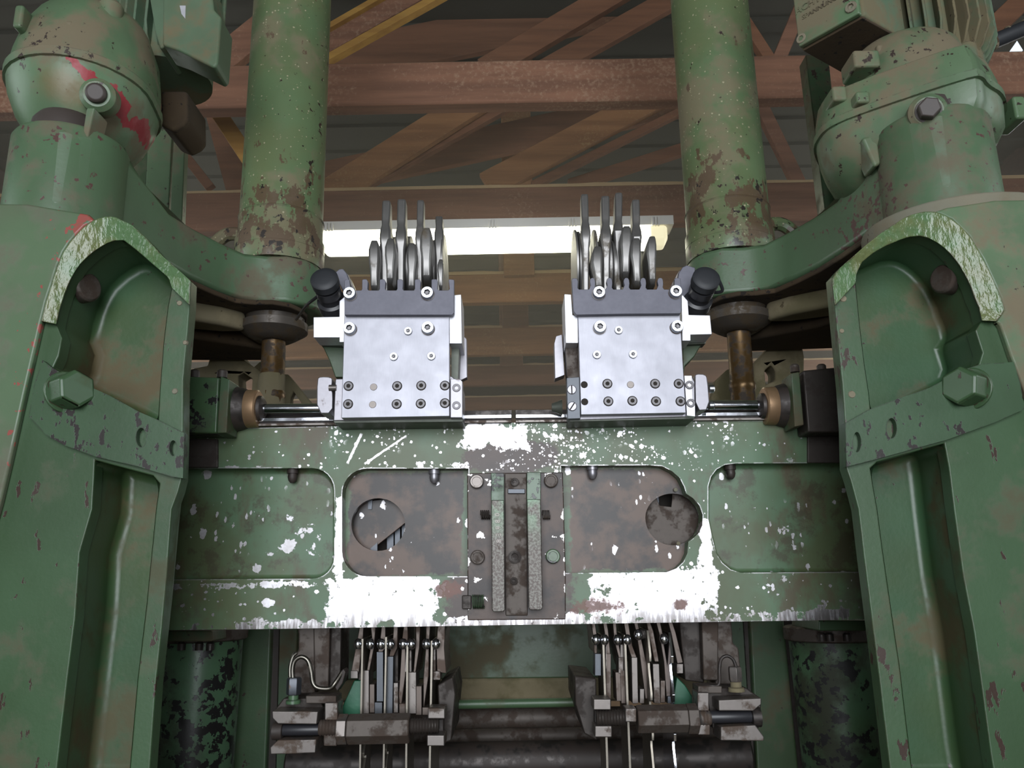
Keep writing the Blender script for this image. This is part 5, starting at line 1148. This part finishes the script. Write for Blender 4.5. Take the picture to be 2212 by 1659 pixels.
# ------------------------------------------------------------------ tension bolts and side blocks
def tension(L):
    Y = 1.53
    t = thing('tension_unit', 'greasy threaded clamping unit with block jaws, lower %s' % ('left' if L else 'right'), 'clamping unit', W(780 if L else 1440, 1640, Y + .03), 'clamping units below the crossbeam')
    def hexrod(x0, x1, py, rpx, mat, nm, end=.0):
        a, b = W(x0, py, Y), W(x1, py, Y); r = S(rpx, Y); a.z = b.z = (a.z + b.z) / 2
        g = G().rings([[Vector((q.x, q.y + r * k * math.sin(math.pi / 3 * i + .2), q.z + r * k * math.cos(math.pi / 3 * i + .2))) for i in range(6)] for q, k in ((a, .9), (a + (b - a) * .02, 1), (a + (b - a) * .98, 1), (b, .9))]); return mk(nm, g, mat, t, bevel=.001, seg=1)
    def thread(x0, x1, py, rpx, mat, nm='thread'):
        a, b = W(x0, py, Y), W(x1, py, Y); b.z = a.z; r = S(rpx, Y); n = max(4, int(abs(x1 - x0) / 6)); prof = []
        for i in range(n): prof += [((i + .1) / n, r * .88), ((i + .5) / n, r), ((i + .9) / n, r * .88)]
        return mk(nm, G().lathe(a, b, [(0, r * .85)] + prof + [(1, r * .85)], 24), mat, t)
    def pin(x0, x1, py, rpx, mat, nm):
        a, b = W(x0, py, Y), W(x1, py, Y); b.z = a.z; r = S(rpx, Y)
        return mk(nm, G().lathe(a, b, [(0, r * .9), (.03, r), (.97, r), (1, r * .9)], 32), mat, t)
    bx = lambda x0, y0, x1, y1, yy, th, mat, nm: mk(nm, G().pbox(x0, y0, x1, y1, yy, th), mat, t, bevel=.002)
    if L:
        hexrod(751, 886, 1574, 29, M['castbrown'], 'hex_sleeve'); hexrod(730, 751, 1575, 29, M['steelold'], 'hex_nut')
        thread(886, 948, 1568, 15, M['darkiron2']); thread(690, 730, 1572, 16, M['castbrown'])
        pin(610, 700, 1577, 11, M['black'], 'pin'); pin(590, 612, 1579, 17, M['darkiron'], 'pin_washer')
        bx(924, 1530, 961, 1553, Y - .01, .05, M['steelold'], 'end_jaw'); bx(922, 1588, 960, 1612, Y - .01, .05, M['steelold'], 'end_jaw'); bx(925, 1553, 958, 1588, Y + .03, .02, M['darkiron'], 'jaw_core')
        bx(701, 1518, 729, 1556, Y - .005, .05, M['steelold'], 'bracket_block'); bx(699, 1586, 727, 1612, Y - .005, .05, M['castbrown'], 'bracket_block'); bx(700, 1556, 728, 1588, Y + .01, .03, M['castbrown'], 'bracket_core')
        q = [(587, 1536), (687, 1537), (684, 1565), (600, 1564), (588, 1552)]; mk('clamp_jaw', G().prism(PL(q, Y - .02), .06), M['steelold'], t, bevel=.002)
        q = [(600, 1599), (683, 1597), (681, 1627), (584, 1630), (583, 1615)]; mk('clamp_jaw', G().prism(PL(q, Y - .02), .06), M['steelold'], t, bevel=.002)
        q = [(612, 1508), (690, 1508), (702, 1538), (694, 1600), (600, 1600), (590, 1538)]; mk('jaw_body', G().prism(PL(q, Y + .03), .06), M['darkiron2'], t, bevel=.003)
        bx(660, 1503, 726, 1520, Y + .005, .05, M['castbrown'], 'top_lug')
    else:
        hexrod(1375, 1485, 1552, 27, M['castbrown'], 'hex_sleeve'); hexrod(1484, 1507, 1552, 29, M['castbrown'], 'hex_nut'); bx(1351, 1530, 1375, 1560, Y - .025, .04, M['steelold'], 'lock_nut')
        thread(1288, 1352, 1551, 16, M['darkiron2']); thread(1507, 1535, 1551, 15, M['steelold'])
        pin(1525, 1624, 1549, 12, M['black'], 'pin'); pin(1622, 1642, 1549, 19, M['darkiron'], 'pin_washer')
        bx(1282, 1510, 1320, 1534, Y - .01, .05, M['steelold'], 'end_jaw'); bx(1285, 1568, 1322, 1593, Y - .01, .05, M['steelold'], 'end_jaw'); bx(1284, 1534, 1320, 1568, Y + .03, .02, M['darkiron'], 'jaw_core')
        bx(1507, 1496, 1532, 1536, Y - .005, .05, M['steelold'], 'bracket_block'); bx(1508, 1565, 1534, 1588, Y - .005, .05, M['steelold'], 'bracket_block'); bx(1508, 1536, 1533, 1566, Y + .01, .03, M['castbrown'], 'bracket_core')
        q = [(1552, 1512), (1645, 1508), (1645, 1522), (1627, 1536), (1553, 1536)]; mk('clamp_jaw', G().prism(PL(q, Y - .02), .06), M['steelold'], t, bevel=.002)
        q = [(1557, 1570), (1632, 1566), (1651, 1592), (1650, 1601), (1557, 1600)]; mk('clamp_jaw', G().prism(PL(q, Y - .02), .06), M['steelold'], t, bevel=.002)
        q = [(1530, 1486), (1612, 1486), (1646, 1510), (1640, 1575), (1540, 1575), (1528, 1510)]; mk('jaw_body', G().prism(PL(q, Y + .03), .06), M['darkiron2'], t, bevel=.003)
        bx(1508, 1482, 1560, 1498, Y + .005, .05, M['castbrown'], 'top_lug')
    # hydraulic fitting and pipe
    ht = thing('hydraulic_pipe', ('bent steel pipe with grey union nut above the lower left clamping unit' if L else 'thin bent pipe with pale union nut above the lower right clamping unit'), 'pipe', W(635 if L else 1588, 1505, Y), 'small hydraulic pipes')
    Y2 = 1.54
    if L:
        c = W(635, 1482, Y2); r = .0135
        mk('union_nut', G().rings([[c + Vector((r * k * math.cos(math.pi / 3 * i + .1), r * k * math.sin(math.pi / 3 * i + .1), z)) for i in range(6)] for z, k in ((-.015, .9), (-.012, 1), (.012, 1), (.015, .88))]), M['bluesteel'], ht, bevel=.0006)
        mk('fitting_base', G().lathe(c + Vector((0, 0, -.030)), c + Vector((0, 0, -.015)), [(0, .013), (.4, .013), (.45, .009), (1, .009)], 24), M['greasy'], ht)
        P = [W(633, 1470, Y2), W(632, 1445, Y2), W(637, 1427, Y2), W(651, 1419, Y2), (W(665, 1427, Y2)), W(672, 1450, Y2), W(676, 1475, Y2), W(687, 1486, Y2), W(712, 1487, Y2), W(724, 1475, Y2), W(740, 1450, Y2 + .01)]
        mk('bent_pipe', G().tube(P, .0040, 12), M['copper'], ht)
        mk('elbow_pipe', G().tube([W(627, 1468, Y2 + .02), W(627, 1440, Y2 + .02), W(633, 1418, Y2 + .02), W(641, 1410, Y2 + .02)], .0035, 10), M['copper'], ht)
        q = [(720, 1480), (734, 1452), (742, 1444), (747, 1452), (740, 1476), (728, 1494)]; mk('guard_lip', G().prism(PL(q, Y2 + .005), .03), M['darkiron'], ht, bevel=.002)
    else:
        c = W(1588, 1456, Y2); r = .0125
        mk('union_nut', G().rings([[c + Vector((r * k * math.cos(math.pi / 3 * i + .5), r * k * math.sin(math.pi / 3 * i + .5), z)) for i in range(6)] for z, k in ((-.013, .9), (-.010, 1), (.010, 1), (.013, .88))]), M['steelold'], ht, bevel=.0006)
        mk('fitting_base', G().lathe(c + Vector((0, 0, -.030)), c + Vector((0, 0, -.013)), [(0, .015), (.4, .014), (.45, .010), (1, .010)], 24), M['dustyframe'], ht)
        P = [W(1590, 1440, Y2), W(1583, 1424, Y2), W(1570, 1417, Y2), W(1558, 1424, Y2), W(1554, 1445, Y2), W(1553, 1478, Y2), W(1535, 1482, Y2), W(1510, 1482, Y2 + .01)]
        mk('bent_pipe', G().tube(P, .0030, 12), M['darkiron'], ht)
    wq = [(765, 1470), (790, 1470), (790, 1546), (734, 1546), (742, 1520)] if L else [(1462, 1462), (1480, 1480), (1496, 1505), (1502, 1526), (1452, 1526)]
    tag(mk('green_wedge', G().prism(PL(wq, 1.60), .03), M['greenwedge'], bevel=.002), 'bright teal-green wedge beside the blades, lower %s' % ('left' if L else 'right'), 'wedge', 'teal-green wedges')
    if not L: pass
tension(True); tension(False)

# cast guide legs right under the beam, left and right
def leg(L):
    t = thing('guide_casting', 'brown rusty casting hanging under the crossbeam next to the %s pipe' % ('left' if L else 'right'), 'casting', W(690 if L else 1550, 1500, 1.63), 'brown castings under the crossbeam')
    if L:
        mk('casting_web', G().prism(PL([(638, 1340), (680, 1340), (680, 1500), (650, 1500), (630, 1470), (634, 1420), (644, 1405), (644, 1370)], 1.62), .05), M['castbrown'], t, bevel=.004)
        mk('casting_rib', G().prism(PL([(676, 1340), (713, 1340), (709, 1492), (680, 1492)], 1.605), .06), M['castbrown'], t, bevel=.003)
        mk('casting_side', G().prism(PL([(712, 1340), (738, 1340), (735, 1480), (708, 1490)], 1.62), .08), M['darkiron2'], t, bevel=.003)
    else:
        mk('casting_web', G().prism(PL([(1545, 1330), (1580, 1330), (1584, 1390), (1596, 1400), (1600, 1440), (1590, 1480), (1545, 1480)], 1.62), .05), M['castbrown'], t, bevel=.004)
        mk('casting_rib', G().prism(PL([(1515, 1330), (1552, 1330), (1552, 1470), (1520, 1470)], 1.605), .06), M['castbrown'], t, bevel=.003)
        mk('casting_side', G().prism(PL([(1466, 1330), (1518, 1330), (1522, 1476), (1480, 1470)], 1.63), .08), M['darkiron2'], t, bevel=.003)
leg(True); leg(False)

# greasy round sleeves at the sides
for L in (True, False):
    c = W(425 if L else 1808, 1500, 1.80); top = W(425 if L else 1808, 1376, 1.72).z
    t = thing('greasy_sleeve', 'round green sleeve smeared with black grease, lower %s beside the post' % ('left' if L else 'right'), 'sleeve', (c.x, 1.80, .02), 'grease-smeared sleeves')
    g = G().lathe((c.x - (.03 if L else -.03), 1.80, .02), (c.x, 1.80, top), [(0, .092), (1, .088)], 48); mk('sleeve', g, M['greasy'], t)
    g = G().lathe((c.x, 1.80, top - .012), (c.x, 1.80, top + .018), [(0, .092), (.1, .097), (.9, .097), (1, .092)], 48); mk('collar', g, M['castbrown'], t)
    mk('head_plate', G().pbox(340 if L else 1768, 1362 if L else 1340, 458 if L else 1885, 1386 if L else 1363, 1.66, .16), M['greenclean'], t, bevel=.003)
    for px in ((392, 430, 454) if L else (1775, 1792, 1830)):
        q = W(px, 1398 if L else 1378, 1.70); mk('collar_bolt', G().lathe(q + Vector((0, 0, -.006)), q + Vector((0, 0, .01)), [(0, .008), (.8, .008), (1, .005)], 16), M['darkiron'], t)
    # upright guide panels
    t = thing('guide_strip', 'flat green guide strip inside the %s grease-smeared sleeve' % ('left' if L else 'right'), 'panel', W(540 if L else 1660, 1659, 1.9), 'green guide strips')
    if L:
        mk('strip', G().prism(PL([(516, 1300), (588, 1300), (570, 1760), (480, 1760)], 1.90), .05), M['greenclean'], t, bevel=.005)
        mk('edge_strip', G().prism(PL([(490, 1300), (520, 1300), (492, 1760), (455, 1760)], 1.93), .05), M['greasy'], t, bevel=.005)
        mk('channel', G().prism(PL([(592, 1300), (645, 1300), (625, 1760), (574, 1760)], 1.93), .05), M['greenclean'], t, bevel=.005)
        mk('channel_groove', G().prism(PL([(586, 1300), (604, 1300), (592, 1760), (570, 1760)], 1.92), .02), M['darkiron'], t)
    else:
        mk('strip', G().prism(PL([(1618, 1300), (1690, 1300), (1735, 1760), (1640, 1760)], 1.90), .05), M['greenclean'], t, bevel=.005)
        mk('edge_strip', G().prism(PL([(1686, 1300), (1724, 1300), (1760, 1760), (1726, 1760)], 1.93), .05), M['darkiron2'], t, bevel=.005)
        mk('channel', G().prism(PL([(1575, 1300), (1606, 1300), (1640, 1760), (1585, 1760)], 1.93), .05), M['greenclean'], t, bevel=.005)
        mk('channel_groove', G().prism(PL([(1604, 1300), (1622, 1300), (1650, 1760), (1632, 1760)], 1.92), .02), M['darkiron'], t)

# rear crossbeam, cross tubes and rollers seen between the blades
t = thing('rear_crossbeam', 'flat green rear crossbeam with dusty ledge between the two blade sets', 'crossbeam', W(1106, 1510, 2.0), None)
mk('face', G().prism(PL([(640, 1290), (1600, 1290), (1600, 1462), (640, 1470)], 1.98), .10), M['greenclean'], t, bevel=.004)
mk('ledge', G().prism(PL([(730, 1468), (1530, 1460), (1530, 1512), (730, 1516)], 1.975), .11), M['dustyframe'], t, bevel=.010)
def roller(x0, x1, y0, y1, r, Y, mat, nm, lab, cat, grp):
    a, b = W(x0, y0, Y), W(x1, y1, Y); b.z = a.z
    return tag(mk(nm, G().lathe(a, b, [(0, r * .9), (.004, r), (.996, r), (1, r * .9)], 32), M[mat]), lab, cat, grp)
roller(970, 1255, 1522, 1522, .009, 1.74, 'greenclean', 'cross_rod', 'thin teal rod crossing between the two clamping units', 'rod', None)
roller(640, 1580, 1560, 1554, .022, 2.02, 'castbrown', 'feed_roller', 'brown ribbed roller just below the thin teal rod', 'roller', 'rollers behind the blades')
roller(640, 1580, 1600, 1594, .022, 2.04, 'castbrown', 'feed_roller', 'second brown roller, between the ribbed one and the dark floor beam', 'roller', 'rollers behind the blades')
roller(622, 1620, 1652, 1644, .040, 1.90, 'darkiron', 'feed_roller', 'thick dark roller with greasy shine at the bottom edge', 'roller', 'rollers behind the blades')
for L in (True, False):
    q = [(945, 1480), (978, 1462), (984, 1500), (975, 1600), (950, 1610)] if L else [(1241, 1460), (1288, 1466), (1290, 1600), (1262, 1585), (1243, 1520)]
    tag(mk('side_cheek', G().prism(PL(q, 1.59), .20), M['darkiron2'], bevel=.003), 'dark greasy cheek plate at the inner end of the lower %s clamping unit' % ('left' if L else 'right'), 'plate', 'dark cheek plates')
# machine bed closing the view below
g = G().prism(PL([(560, 1612), (1680, 1606), (1680, 1900), (560, 1900)], 2.12), .10)
tag(mk('machine_bed', g, M['darkiron2'], bevel=.004), 'dark greasy bed beam behind the thick roller at the bottom', 'machine bed')
g = G().prism(PL([(560, 1530), (1680, 1524), (1680, 1640), (560, 1640)], 2.3), .10)
tag(mk('rear_board', g, M['woodd'], bevel=.004), 'brown board seen dimly behind the rollers at the bottom', 'board')
